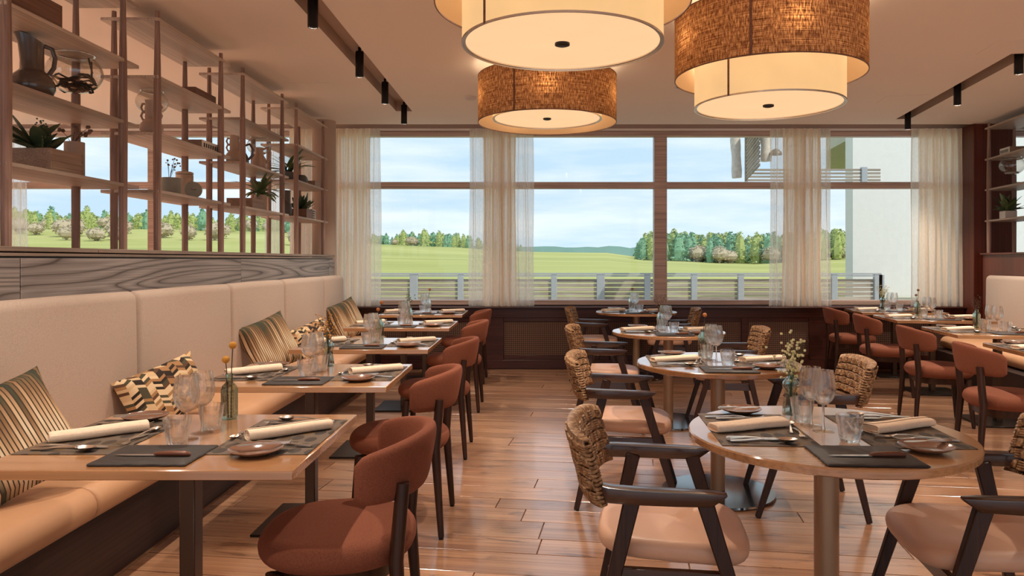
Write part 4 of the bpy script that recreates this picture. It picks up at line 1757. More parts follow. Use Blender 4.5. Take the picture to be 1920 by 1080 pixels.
G1, G2 = 'black spotlights of the track along the long bench', 'black spotlights of the track along the far bench'
for y, lb in ((8.0, 'black ceiling spotlight at the window end of the long bench track'), (6.97, 'black ceiling spotlight second from the window on the long bench track'),
              (5.95, 'black ceiling spotlight third from the window on the long bench track'), (4.69, 'black ceiling spotlight cut by the top edge on the long bench track'),
              (3.4, None), (2.1, None), (0.8, None), (-0.5, None)):
    add_spot(-1.405, y, lb, G1)
for x, y, lb in ((4.238, 8.33, 'black ceiling spotlight at the window end of the far bench track'), (4.05, 7.03, 'middle black ceiling spotlight of the far bench track'),
                 (3.865, 5.86, 'black ceiling spotlight at the picture edge on the far bench track'), (3.67, 4.5, None), (3.45, 3.1, None), (3.25, 1.8, None)):
    add_spot(x, y, lb, G2)
# side room spots behind the shelves
for x, y, lb in ((-3.35, 5.25, 'small black spotlight seen between the shelves of the nearest bay'), (-3.25, 6.9, 'small black spotlight seen under the shelf of the second bay')):
    add_spot(x, y, lb, 'black spotlights in the side room')
for x, y in ((-2.6, -1.6), (-0.6, -1.8), (1.4, -1.6), (3.4, -1.8)):  # unseen fill spots behind the viewer, added to lift the ceiling
    side_spot(x, y, sd3)
for x, y in ((-4.5, 2.6), (-4.3, 5.2), (-6.5, 4.5), (-4.5, 7.6), (-7.0, 7.4)):  # unseen fill spots in the side room, added to brighten the shelves
    side_spot(x, y)

# small things on the ceiling
v = thing('ceiling_vent', 'small slotted ceiling vent between two pendant lamps', 'vent', (1.38, 6.78, ZC), 0.12)
MB().span((-0.045, -0.15, -0.006), (0.045, 0.15, 0.0)).obj('vent_frame', LINE, v, bevel=0.002)
MB().span((-0.03, -0.12, -0.009), (0.03, 0.12, -0.006)).obj('vent_grille', SLOT, v)
sm = MB().lathe([(0.0, -0.03), (0.04, -0.03), (0.055, -0.02), (0.06, 0.0), (0.0, 0.0)], 24).obj('smoke_detector', WHITEC)
sm.location = (-0.62, 7.30, ZC)
tag(sm, 'round white smoke detector beside the furthest pendant lamp', 'detector')
sm = MB().lathe([(0.0, -0.045), (0.02, -0.045), (0.012, -0.02), (0.03, -0.006), (0.03, 0.0), (0.0, 0.0)], 16).obj('ceiling_sprinkler', WHITEC)
sm.location = (3.1, 7.3, ZC)
tag(sm, 'small ceiling sprinkler beside the big woven pendant lamp', 'sprinkler')
for (x, y, rz, lb) in ((-2.05, 6.9, 0.0, 'flush ceiling access panel beside the long bench track'), (4.0, 5.6, -TH, 'flush ceiling access panel near the far bench track'), (4.05, 7.4, -TH, 'flush ceiling panel close to the window end of the far track')):
    q = MB().box((0, 0, -0.0015), (0.38, 0.36, 0.003)).obj('ceiling_panel', CEIL, None, bevel=0.001)
    q.location = (x - 0.35 if rz else x, y, ZC)
    q.rotation_euler = (0, 0, rz)
    tag(q, lb, 'panel')


# ================================================================== CURTAINS
def curtain(x0, x1, label, core=(0.25, 0.78), y=8.99, seed=1):
    r = random.Random(seed)
    n = int((x1 - x0) / 0.006)
    t = thing('curtain', label, 'curtain', ((x0 + x1) / 2, y, 0.756), 0, 'cream voile curtains')
    L = x1 - x0
    ph = [r.uniform(0, 6.28) for _ in range(4)]

    def build(a, b, amp, name, mat, yo=0.0):
        g = []
        nn = max(8, int((b - a) * L / 0.006))
        for iz in range(13):
            z = 2.17 * iz / 12
            row = []
            for i in range(nn + 1):
                u = a + (b - a) * i / nn
                x = (u - 0.5) * L
                k = 1 - 0.25 * iz / 12
                w = amp * k * (sin(x * 2 * pi / 0.085 + ph[0] + 0.5 * sin(x * 21)) + 0.45 * sin(x * 2 * pi / 0.047 + ph[1] + 0.2 * iz / 12))
                fl = 1.0 + 0.03 * (1 - iz / 12)
                row.append((x * fl + 0.006 * sin(z * 3 + x * 40), w + yo, z))
            g.append(row)
        MB().sheet(g).obj(name, mat, t, angle=180)
    c0, c1 = core
    build(c0, c1, 0.030, 'pleated_voile', CURT)
    if c0 > 0.02:
        build(0.0, c0 + 0.02, 0.012, 'loose_edge', CURT2, 0.02)
    if c1 < 0.98:
        build(c1 - 0.02, 1.0, 0.012, 'loose_edge', CURT2, 0.02)
    return t


curtain(-2.42, -1.87, 'cream curtain beside the round pillar, at the end of the long bench', (0.0, 0.78), seed=3)
curtain(-0.78, 0.0, 'cream curtain hanging behind the furthest pendant lamp', (0.22, 0.72), seed=5)
curtain(2.90, 3.63, 'cream curtain between the thick mullion and the white outside wall', (0.20, 0.85), seed=8)
curtain(4.62, 5.25, 'cream curtain beside the dark pillar', (0.18, 1.0), seed=11)
curtain(-3.28, -3.08, 'thin white curtain seen behind the third shelf bay', (0.5, 0.52), seed=13)
curtain(-2.98, -2.58, 'cream curtain seen through the last shelf bay', (0.0, 1.0), seed=17)
curtain(-6.5, -6.2, 'pale curtain edge at the picture edge behind the nearest shelf bay', (0.5, 0.52), seed=19)

# ================================================================== TABLE SETTINGS
ZT = 0.7405


def xring(x, w, z, h, zc=0.0):
    """rectangular cross-section ring at x"""
    return [(x, -w / 2, z), (x, w / 2, z), (x, w / 2, z + h), (x, -w / 2, z + h)]


def m_fork():
    m = MB()
    m.loft([xring(x, w, z, .0022) for x, w, z in ((.095, .012, .002), (.09, .015, .002), (.05, .010, .004), (.0, .006, .008), (-.03, .006, .007), (-.042, .018, .003), (-.055, .024, .002), (-.062, .024, .002))])
    for k in range(4):
        y = (k - 1.5) * .0064
        m.loft([[(x, y - .0017, z), (x, y + .0017, z), (x, y + .0017, z + .002), (x, y - .0017, z + .002)] for x, z in ((-.062, .002), (-.085, .004), (-.100, .009))])
    return m.mesh('fork', STEEL, angle=50)


def m_spoon():
    m = MB()
    m.loft([xring(x, w, z, .0022) for x, w, z in ((.095, .012, .002), (.09, .015, .002), (.05, .010, .004), (.0, .006, .009), (-.035, .006, .010), (-.045, .010, .008))])
    g = []
    for i in range(7):
        r = i / 6
        g.append([(-.070 + .030 * r * cos(2 * pi * k / 16), .0195 * r * sin(2 * pi * k / 16), .002 + .009 * r * r) for k in range(17)])
    m.sheet(g)
    g2 = [[(p[0], p[1], p[2] - .0015) for p in row] for row in g]
    m.sheet(g2)
    return m.mesh('spoon', STEEL, angle=60)


def m_knife():
    m = MB()
    m.loft([xring(x, w, z, h) for x, w, z, h in ((.105, .010, .001, .006), (.10, .017, .001, .008), (.05, .015, .001, .008), (.01, .011, .001, .007), (.0, .008, .002, .004))])
    m.loft([xring(x, w, .003, .0016) for x, w in ((.0, .010), (-.01, .018), (-.06, .020), (-.095, .014), (-.108, .004))])
    return m.mesh('table_knife', STEEL, angle=45)


def m_butter():
    m = MB()
    m.loft([xring(x, w, z, h) for x, w, z, h in ((.08, .008, .001, .005), (.075, .014, .001, .007), (.03, .012, .001, .007), (.0, .007, .002, .004))])
    m.loft([xring(x, w, .003, .0016) for x, w in ((.0, .008), (-.01, .016), (-.055, .020), (-.072, .012), (-.078, .003))])
    return m.mesh('butter_knife', STEEL, angle=45)


FORK, SPOON, KNIFE, BUTTER = m_fork(), m_spoon(), m_knife(), m_butter()


def m_napkin(roll):
    m = MB()
    L = .28
    n = 28
    w, h = (.054, .036) if roll else (.074, .030)
    ex = 2.4 if roll else 3.2

    def ring(x, kx, off=0.0):
        return [(x, (w / 2 * kx - off) * abs(cos(a)) ** (2 / ex) * (1 if cos(a) >= 0 else -1) + .003 * sin(x * 30),
                 h / 2 * kx + (h / 2 * kx - off) * abs(sin(a)) ** (2 / ex) * (1 if sin(a) >= 0 else -1) + .0) for a in [2 * pi * k / n for k in range(n)]]
    rings = [[(-L / 2 + .012, 0, h / 2)] * n]
    rings = [ring(-L / 2 + .014, 1.0, .010), ring(-L / 2 + .003, 1.0, .009), ring(-L / 2 + .003, 1.0, .006), ring(-L / 2 + .012, 1.0, .0055), ring(-L / 2 + .012, 1.0, .0035), ring(-L / 2, 1.0, .003), ring(-L / 2, 1.0, .0006), ring(-L / 2 + .004, 1.0, 0)]
    for i in range(1, 9):
        x = -L / 2 + L * i / 9
        rings.append(ring(x, 1.0 - .07 * i / 9))
    rings += [ring(L / 2 - .004, .92, 0), ring(L / 2, .92, .002), ring(L / 2, .92, .006), ring(L / 2 - .01, .92, .008)]
    m.loft(rings)
    # loose outer flap lying along the roll
    g = []
    for i in range(9):
        x = -L / 2 + .002 + (L - .006) * i / 8
        k = 1 - .07 * i / 8
        g.append([(x, w / 2 * k * cos(a) * 1.02 + .003 * sin(x * 30), h / 2 * k + h / 2 * k * sin(a) * 1.05 + .001) for a in (radians(20), radians(45), radians(70), radians(95))])
    m.sheet(g)
    return m.mesh('napkin', NAPK, angle=60)


NROLL, NFOLD = m_napkin(True), m_napkin(False)


def m_slate(seed):
    r = random.Random(seed)
    W2, H2 = .139, .108
    pts = []
    def edge(a, b, n):
        for i in range(n):
            t = i / n
            pts.append((a[0] + (b[0] - a[0]) * t, a[1] + (b[1] - a[1]) * t))
    edge((-W2, -H2), (W2, -H2), 22)
    edge((W2, -H2), (W2, H2), 17)
    edge((W2, H2), (-W2, H2), 22)
    edge((-W2, H2), (-W2, -H2), 17)
    j = [(r.uniform(-1, 1), r.uniform(-1, 1)) for _ in pts]
    def lay(z, k, amp):
        return [(p[0] * k + q[0] * amp, p[1] * k + q[1] * amp, z + r.uniform(-.0004, .0004)) for p, q in zip(pts, j)]
    return MB().loft([lay(.0006, .985, .0006), lay(.0035, 1.0, .0016), lay(.0065, .988, .0014), lay(.0078, .97, .0008)]).mesh('slate_board', SLATE, angle=35)


SLATES = [m_slate(s) for s in range(3)]
MATM = MB().box((0, 0, .001), (.305, .475, .0018)).mesh('placemat', MATP, bevel=.0006)
PLATEM = MB().lathe([(0, .0006), (.045, .0006), (.050, .003), (.070, .010), (.077, .015), (.0785, .0165), (.077, .0175), (.069, .0125), (.050, .0065), (.047, .005), (0, .005)], 40).mesh('bread_plate', CERAM, angle=60)


def make_steak():
    t = thing('steak_knife', '', 'knife', group='wooden handled steak knives')
    MB().loft([xring(x, w, .002, .0018) for x, w in ((.005, .013), (-.02, .015), (-.07, .014), (-.10, .009), (-.118, .001))]).obj('blade', STEEL, t)
    MB().loft([superr(x, w, h) for x, w, h in ((.0, .012, .010), (.015, .016, .013), (.05, .019, .015), (.085, .018, .015), (.1, .014, .012), (.104, .008, .007))]).obj('handle', KNIFEW, t, angle=60)
    return t


def superr(x, w, h):
    return [(x, w / 2 * cos(a), h / 2 + h / 2 * sin(a)) for a in [2 * pi * k / 12 for k in range(12)]]


def make_wine():
    t = thing('wine_glass', '', 'glass', group='wine glasses on the tables')
    MB().lathe([(.0, .088), (.006, .088), (.015, .092), (.029, .106), (.0375, .124), (.0405, .142), (.0395, .160), (.0355, .185), (.032, .205), (.0308, .205), (.0342, .185), (.0382, .160), (.0392, .142), (.0362, .124), (.0277, .107), (.014, .0942), (.0, .0925)], 28).obj('bowl', SOLIDG, t, angle=60)
    MB().lathe([(.0075, .004), (.0042, .02), (.0036, .05), (.0042, .08), (.0058, .0875)], 12).obj('stem', SOLIDG, t, angle=180)
    MB().lathe([(.0, .005), (.008, .004), (.030, .0016), (.0365, .001), (.0365, .0), (.0, .0)], 28).obj('foot', SOLIDG, t, angle=60)
    return t


def make_tumbler():
    t = thing('tumbler', '', 'glass', group='water tumblers on the tables')
    MB().lathe([(.0, .001), (.027, .001), (.030, .004), (.0365, .045), (.0425, .085), (.0405, .085), (.0345, .045), (.0285, .012), (.0, .010)], 28).obj('glass_body', SOLIDG, t, angle=50)
    return t


def m_vase(kind):
    m = MB()
    if kind == 0:      # diamond cut bottle with a short neck
        rings = []
        for i in range(31):
            z = .118 * i / 30
            ring = []
            for k in range(48):
                a = 2 * pi * k / 48
                d = .5 + .5 * sin(a * 12 + z * 480) * 1.0
                e = .5 + .5 * sin(a * 12 - z * 480)
                r = .0275 + .0016 * max(d, e) if 2 < i < 29 else .026
                ring.append((r * cos(a), r * sin(a), z))
            rings.append(ring)
        for r, z in ((.022, .124), (.014, .131), (.0115, .138), (.0115, .157), (.0135, .160), (.0135, .164)):
            rings.append([(r * cos(2 * pi * k / 48), r * sin(2 * pi * k / 48), z) for k in range(48)])
        m.loft(rings, cap1=False)
    elif kind == 1:    # flared ribbed foot, round shoulder, narrow neck
        rings = []
        for r, z in ((.0, 0), (.031, 0), (.033, .004), (.029, .03), (.024, .062), (.022, .082), (.024, .088), (.030, .098), (.032, .108), (.029, .120), (.020, .130), (.013, .137), (.011, .145), (.014, .156), (.016, .160)):
            rib = .0009 if .004 < z < .085 else 0
            rings.append([((r + rib * cos(12 * a)) * cos(a), (r + rib * cos(12 * a)) * sin(a), z) for a in [2 * pi * k / 48 for k in range(48)]])
        m.loft(rings, cap0=False, cap1=False)
    elif kind == 2:    # tall ribbed cylinder with neck
        rings = []
        for r, z in ((.0, 0), (.026, 0), (.028, .004), (.028, .04), (.0285, .08), (.028, .118), (.022, .128), (.015, .134), (.0135, .150), (.016, .156)):
            rib = .0014 if .002 < z < .12 else 0
            rings.append([((r + rib * cos(14 * a)) * cos(a), (r + rib * cos(14 * a)) * sin(a), z) for a in [2 * pi * k / 56 for k in range(56)]])
        m.loft(rings, cap0=False, cap1=False)
    else:              # plain soft bottle
        m.lathe([(.0, 0), (.027, 0), (.03, .005), (.0295, .05), (.027, .09), (.020, .115), (.013, .13), (.012, .15), (.015, .16)], 32)
    return m


VM = {}


def vase_mesh(kind, mat):
    k = (kind, mat.name)
    if k not in VM:
        VM[k] = m_vase(kind).mesh('bud_vase', mat, angle=50)
    return VM[k]


FB = {}


def ball(name, r, mat, seg=10, rough=0.0, seed=0):
    k = (name, r, mat.name)
    if k not in FB:
        m = MB()
        rr = random.Random(seed)
        rings = []
        for i in range(1, 8):
            t = pi * i / 8
            rings.append([(r * sin(t) * cos(a) * (1 + rough * rr.uniform(-1, 1)), r * sin(t) * sin(a) * (1 + rough * rr.uniform(-1, 1)), -r * cos(t)) for a in [2 * pi * q / seg for q in range(seg)]])
        m.loft(rings)
        FB[k] = m.mesh(name, mat, angle=180)
    return FB[k]


def craspedia(loc, h, lean, az, label, col=None):
    t = thing('craspedia_stem', label, 'flower', loc, az, 'ball flowers in the bud vases')
    top = (lean, 0, h)
    MB().tube([(0, 0, .006), (lean * .12, 0, h * .4), (lean * .5, 0, h * .75), top], .0016, 6).obj('stem', STEMD, t)
    o = link('flower_head', ball('flower_head', .0135, col or YELLOW, 14, .06), t, (lean, 0, h + .008))
    return t


def sprig(loc, h, spread, seed, stemmat, budmat, label, n=9, bud=.0035):
    r = random.Random(seed)
    t = thing('flower_sprig', label, 'flower', loc, 0, 'dried sprigs in the bud vases')
    st, bd = MB(), MB()
    for i in range(n):
        a = r.uniform(0, 2 * pi)
        q = spread * sqrt(r.random())
        hh = h * r.uniform(.65, 1.0)
        tip = Vector((q * cos(a), q * sin(a), hh))
        mid = Vector((tip.x * .12, tip.y * .12, hh * .5))
        st.tube([(0.003 * cos(a), 0.003 * sin(a), .006), mid, tip], [.0011, .001, .0006], 5)
        for j in range(6):
            f = .55 + .45 * j / 5
            p = mid.lerp(tip, (f - .5) * 2)
            d = Vector((r.uniform(-1, 1), r.uniform(-1, 1), r.uniform(.1, 1))) * .018
            st.tube([p, p + d], .0005, 4)
            rings = []
            for k in range(1, 4):
                th = pi * k / 4
                rings.append([(p.x + d.x + bud * sin(th) * cos(b), p.y + d.y + bud * sin(th) * sin(b), p.z + d.z - bud * cos(th)) for b in [2 * pi * z / 5 for z in range(5)]])
            bd.loft(rings)
    st.obj('stem', stemmat, t)
    bd.obj('blossoms', budmat, t)['kind'] = 'stuff'
    return t


ORANGE = plain('dried_orange_head', '#a8683a', rough=0.95, bump=1.0, bscale=400)
steak, wine, tumbler = Once(make_steak), Once(make_wine), Once(make_tumbler)


def piece(name, me, loc, rz, label, cat, group):
    o = link(name, me, None, loc, rz)
    if cat in ('fork', 'spoon') or name == 'table_knife':
        o.scale = (1.06, 1.12, 1.3)
    return tag(o, label, cat, group)


SIDES = {'L': {1: 'aisle side', -1: 'bench side'}, 'O': {1: 'far side', -1: 'aisle side'}, 'R': {1: 'bench side', -1: 'aisle side'}}
FLOW = {0: (0, SGREEN, 'c2'), 1: (1, SBLUE, 'dry'), 2: (2, SGREEN, 'c2o'), 3: (3, SCLEAR, 'leaf'), 4: (3, SCLEAR, 'c1'),
        5: (1, SBLUE, 'wax'), 6: (2, SGREEN, 'c1o'), 7: (3, SCLEAR, 'dry'), 8: (2, SCLEAR, 'c1'),
        9: (1, SBLUE, 'wax'), 10: (2, SGREEN, 'c2d'), 11: (2, SGREEN, 'twig'), 12: (3, SCLEAR, 'c1')}
sr = random.Random(21)
for ti, (kind, c, rot, d) in enumerate(TABLES):
    mx = .288 if kind != 'O' else .232
    sy = -.228 if kind != 'O' else -.318
    cr, sn = cos(rot), sin(rot)

    def P(x, y, z=0.0):
        return (c[0] + x * cr - y * sn, c[1] + x * sn + y * cr, ZT + z)
    jx = lambda a: sr.uniform(-a, a)
    o = piece('slate_board', SLATES[ti % 3], P(.004 + jx(.008), sy + jx(.006)), rot + jx(.02), 'dark chipped slate board on the ' + d, 'board', 'slate boards on the tables')
    o['group'] = 'slate boards on the tables'
    steak(P(.010, sy - .022, .0082), rot + jx(.05), 'wooden handled steak knife on slate, ' + d, 'wooden handled steak knives')
    for s in (1, -1):
        side = SIDES[kind][s]
        base = rot if s == 1 else rot + pi
        mcx, mcy = mx * s, .03

        def Q(x, y, z=0.0):
            return P(mcx + x * s, mcy + y * s, z)
        piece('placemat', MATM, Q(0, 0), base, 'leaf patterned placemat, %s of the %s' % (side, d), 'placemat', 'leaf patterned placemats')
        ply = -.232 if kind != 'O' else -.265
        px_ = .0 if kind != 'O' else -.01
        piece('bread_plate', PLATEM, Q(px_ + jx(.006), ply + jx(.006), .0025 if kind == 'L' else .0025), 0, 'brown stoneware plate, %s of the %s' % (side, d), 'plate', 'brown bread plates')
        piece('butter_knife', BUTTER, Q(px_ + .01, ply + .025, .0215), base + radians(12) + jx(.15), 'butter knife on plate, %s, %s' % (side, d), 'knife', 'butter knives on the plates')
        ang = radians(40 if kind == 'L' else 27) + jx(.08)
        piece('napkin', NROLL if kind == 'L' else NFOLD, Q(.02 + jx(.01), .015 + jx(.01), .0025 if kind != 'L' else .0025), base + ang, ('rolled' if kind == 'L' else 'folded') + ' cream napkin, %s of the %s' % (side, d), 'napkin', 'cream napkins')
        piece('table_knife', KNIFE, Q(.02 + jx(.008), .165 + jx(.006), .0025), base + jx(.06), 'steel table knife, %s of the %s' % (side, d), 'knife', 'table knives')
        piece('spoon', SPOON, Q(.02 + jx(.008), .203 + jx(.006), .0025), base - .08 + jx(.05), 'steel soup spoon, %s, %s' % (side, d), 'spoon', 'soup spoons')
        piece('fork', FORK, Q(-.0 + jx(.01), -.118 + jx(.006), .0025), base - .12 + jx(.06), 'inner steel fork, %s of the %s' % (side, d), 'fork', 'inner forks')
        piece('fork', FORK, Q(.035 + jx(.01), -.150 + jx(.006), .0025), base - .10 + jx(.06), 'outer steel fork, %s of the %s' % (side, d), 'fork', 'outer forks')
        piece('dessert_fork', FORK, Q(-.128, .075, .0025), base - pi / 2 - .15 + jx(.1), 'short dessert fork atop placemat, %s, %s' % (side, d), 'fork', 'dessert forks').scale = (.8, .8, 1)
        piece('dessert_spoon', SPOON, Q(-.122, .0, .0025), base + pi / 2 - .2 + jx(.1), 'short dessert spoon atop placemat, %s, %s' % (side, d), 'spoon', 'dessert spoons').scale = (.8, .8, 1)
    y0 = .055 if kind == 'O' else .0
    wine(P(-.006, -.02 + y0 * .6), rot, 'front wine glass on the ' + d, 'wine glasses on the tables')
    wine(P(.004 if kind == 'L' else -.022, .070 + y0 * .4), rot, 'rear wine glass on the ' + d, 'wine glasses on the tables')
    tumbler(P(-.004 if kind == 'L' else .028, -.085 + y0 * .2 if kind != 'O' else -.135), rot, 'front water tumbler on the ' + d, 'water tumblers on the tables')
    tumbler(P(.012 if kind == 'L' else -.035, .122 + y0 * .5), rot, 'rear water tumbler on the ' + d, 'water tumblers on the tables')
    vk, vm, fk = FLOW[ti]
    vloc = P(.004 if kind == 'L' else -.035, .290)
    vname = {0: 'diamond cut', 1: 'waisted', 2: 'ribbed', 3: 'plain'}[vk] + (' clear' if vm is SCLEAR else (' blue green' if vm is SBLUE else ' green'))
    vo = piece('bud_vase', vase_mesh(vk, vm), vloc, 0, vname + ' glass bud vase on the ' + d, 'vase', 'glass bud vases')
    fl_ = (vloc[0], vloc[1], ZT + .001)
    if fk in ('c2', 'c2o', 'c2d'):
        col = {'c2': YELLOW, 'c2o': ORANGE, 'c2d': DRYF}[fk]
        nm = {'c2': 'yellow', 'c2o': 'orange', 'c2d': 'dark'}[fk]
        craspedia((fl_[0] - .003, fl_[1], fl_[2]), .206, -.010, 0, 'lower %s ball flower on the %s' % (nm, d), col)
        craspedia((fl_[0] + .003, fl_[1] + .004, fl_[2]), .258, .008, 0, 'taller %s ball flower on the %s' % (nm, d), col)
    elif fk in ('c1', 'c1o'):
        craspedia(fl_, .235, .012, 0, 'single orange ball flower on the ' + d, ORANGE)
    elif fk == 'wax':
        sprig(fl_, .30, .085, 5 + ti, STEMG, WAXF, 'tiny cream flower sprig on the ' + d, 17, .0055)
    elif fk == 'dry':
        sprig(fl_, .285, .06, 40 + ti, STEMD, DRYF if ti != 1 else YELLOW, 'dried brown sprig in the vase on the ' + d, 12, .0045)
    elif fk == 'leaf':
        sprig(fl_, .27, .05, 60 + ti, STEMG, LEAF, 'green leafy sprig in the vase on the ' + d, 10, .006)
    else:
        sprig(fl_, .28, .08, 80 + ti, STEMD, DRYF, 'dark bare twigs in the vase on the ' + d, 11, .003)


# ================================================================== THINGS ON THE SHELVES
def SH(i, right=False):
    return SZ[i] + 0.0205 + (0.024 if right else 0)


def wbox(loc, d, label, mat=BOXW, rz=0.0, open_=True, name='wooden_box'):
    """crate of boards: four sides, base; finger joint pegs on the near side"""
    t = thing(name, label, 'box', loc, rz)
    x, y, z = d
    w = 0.010
    MB().span((-x / 2, -y / 2, 0), (x / 2, -y / 2 + w, z)).obj('side_panel', mat, t, bevel=.001)
    MB().span((-x / 2, y / 2 - w, 0), (x / 2, y / 2, z)).obj('side_panel', mat, t, bevel=.001)
    MB().span((x / 2 - w, -y / 2 + w + .001, 0), (x / 2, y / 2 - w - .001, z)).obj('end_panel', mat, t, bevel=.001)
    MB().span((-x / 2, -y / 2 + w + .001, 0), (-x / 2 + w, y / 2 - w - .001, z)).obj('end_panel', mat, t, bevel=.001)
    MB().span((-x / 2 + w, -y / 2 + w, 0.001), (x / 2 - w, y / 2 - w, .010 if open_ else z - .002)).obj('base_board' if open_ else 'lid', mat, t)
    return t


def leaf_mesh(L, w, bend, mat, name='leaf', n=7):
    m = MB()
    g = []
    for i in range(n + 1):
        t = i / n
        ww = w * sin(pi * min(1, t * 0.9 + .06)) ** .8 * (1 if t < .999 else .05)
        x, z = L * t * (1 - .15 * t * abs(bend)), bend * L * t * t * .5
        g.append([(x, -ww / 2, z + .12 * ww), (x, 0, z), (x, ww / 2, z + .12 * ww)])
    return m.sheet(g).mesh(name, mat, angle=60)


def plant(loc, label, n, L, w, bend, mat, seed, up=(30, 75), name='potted_plant', z0=.0, spread=.04):
    r = random.Random(seed)
    t = thing(name, label, 'plant', loc)
    ms = [leaf_mesh(L * k, w, bend * b, mat) for k, b in ((1, 1), (.8, .7), (1.15, 1.3))]
    for i in range(n):
        o = link('leaf', r.choice(ms), t, (r.uniform(-spread, spread), r.uniform(-spread, spread), z0 + r.uniform(-.01, .02)))
        o.rotation_euler = (r.uniform(-.3, .3), -radians(r.uniform(*up)), r.uniform(0, 2 * pi))
    MB().lathe([(.012, -.04), (.008, z0 + .03)], 6).obj('stem', STEMG, t)
    return t


def jug(loc, label, kind, mat, rz=0.0):
    t = thing('jug' if kind != 'three' else 'handled_vase', label, 'jug' if kind != 'three' else 'vase', loc, rz)
    if kind == 'tall':
        rings = []
        for r, z in ((.0, 0), (.055, .0), (.085, .02), (.102, .06), (.102, .085), (.088, .12), (.062, .145), (.053, .155), (.052, .2), (.052, .28), (.055, .31)):
            ring = []
            for k in range(32):
                a = 2 * pi * k / 32
                lip = max(0, cos(a - pi)) ** 3 * (.022 if z > .3 else (.008 if z > .27 else 0))
                ring.append(((r + lip) * cos(a), (r + lip) * sin(a), z + (.026 * (-cos(a)) if z > .3 else 0)))
            rings.append(ring)
        MB().loft(rings, cap0=False, cap1=False).obj('jug_body', mat, t, angle=60)
        MB().tube([(.050, 0, .285), (.085, 0, .275), (.098, 0, .23), (.092, 0, .18), (.070, 0, .14)], .011, 8, flat=.7, up=(0, 1, 0)).obj('handle', mat, t, angle=80)
    elif kind == 'three':
        MB().lathe([(.0, 0), (.045, 0), (.064, .02), (.072, .05), (.066, .085), (.046, .11), (.037, .12), (.040, .135), (.037, .15), (.036, .165), (.041, .185), (.037, .21), (.038, .232), (.041, .24), (.036, .238), (.03, .2)], 28).obj('vase_body', mat, t, angle=70)
        for z in (.135, .19):
            for sx in (-1, 1):
                MB().tube([(.036 * sx, 0, z + .026), (.058 * sx, 0, z + .03), (.068 * sx, 0, z + .005), (.056 * sx, 0, z - .02), (.036 * sx, 0, z - .018)], .0075, 8, up=(0, 1, 0)).obj('handle', mat, t, angle=80)
    else:
        MB().lathe([(.0, 0), (.05, 0), (.066, .02), (.07, .055), (.06, .1), (.04, .135), (.034, .15), (.034, .18), (.04, .205), (.034, .2), (.028, .15)], 28).obj('jug_body', mat, t, angle=70)
        MB().tube([(.034, 0, .19), (.075, 0, .205), (.10, 0, .165), (.098, 0, .11), (.064, 0, .07)], .010, 8, up=(0, 1, 0)).obj('handle', mat, t, angle=80)
    return t


def hang_bowl(loc, r, label, roots):
    t = thing('hanging_glass_bowl', label, 'bowl', loc, 0, 'round glass bowls let into the shelves')
    prof = [(r * .62, 0.0), (r * .66, -.006), (r * .62, -.014)]
    for k in range(1, 15):
        a = radians(52) - radians(138) * k / 14
        prof.append((max(r * cos(a), .001), -.014 - r * .80 * (sin(radians(52)) - sin(a))))
    MB().lathe(prof, 36).obj('glass_bowl', BOWLG, t, angle=180)
    MB().lathe([(r * .66, -.004), (r * .72, -.004), (r * .72, .002), (r * .66, .002)], 36, ring=True).obj('steel_ring', STEEL, t)
    if roots:
        rr = random.Random(4)
        m = MB()
        zc = -.014 - r * .80 * 1.15
        for i in range(16):
            a0 = rr.uniform(0, 6.28)
            q = r * rr.uniform(.35, .78)
            zz = zc + r * rr.uniform(-.32, .08)
            pts = []
            for k in range(9):
                a = a0 + k * .42
                pts.append((q * cos(a) * rr.uniform(.85, 1.05), q * sin(a) * rr.uniform(.85, 1.05), zz + r * .12 * sin(k * 1.3 + i)))
            m.tube(pts, .0052, 6)
        m.tube([(r * .5, 0, zc + .02), (r * .62, .02, -.1), (r * .55, 0, -.02)], .005, 6)
        m.tube([(r * .45, .03, zc), (r * .55, .03, -.12), (r * .5, .04, -.03)], .005, 6)
        o = m.obj('dark_roots', ROOT, t)
        o['kind'] = 'stuff'
    else:
        MB().lathe([(.0, -.014 - r * 1.40), (r * .5, -.014 - r * 1.34), (r * .62, -.014 - r * 1.22), (.0, -.014 - r * 1.20)], 20).obj('white_sand', WHITEC, t)
    return t


def letter_board(loc, d, label, rz=0.0, up=False):
    """small box with a pale front printed with dark marks"""
    t = thing('letter_board', label, 'sign', loc, rz)
    x, y, z = d
    MB().span((-x, -y / 2, 0), (-.003, y / 2, z)).obj('board_case', BOXW, t, bevel=.001)
    MB().span((-.003, -y / 2, 0), (0, y / 2, z)).obj('board_face', PAPER, t)
    m = MB()
    if up:
        for r_ in range(4):
            for q in range(2):
                m.span((0, -y * .3 + q * y * .34, z * (.12 + .21 * r_)), (.001, -y * .3 + q * y * .34 + y * .24, z * (.12 + .21 * r_) + z * .13))
    else:
        for q in range(7):
            m.span((0, -y * .42 + q * y * .12, z * .28), (.001, -y * .42 + q * y * .12 + y * .07, z * .72))
    m.obj('lettering', INK, t)
    return t


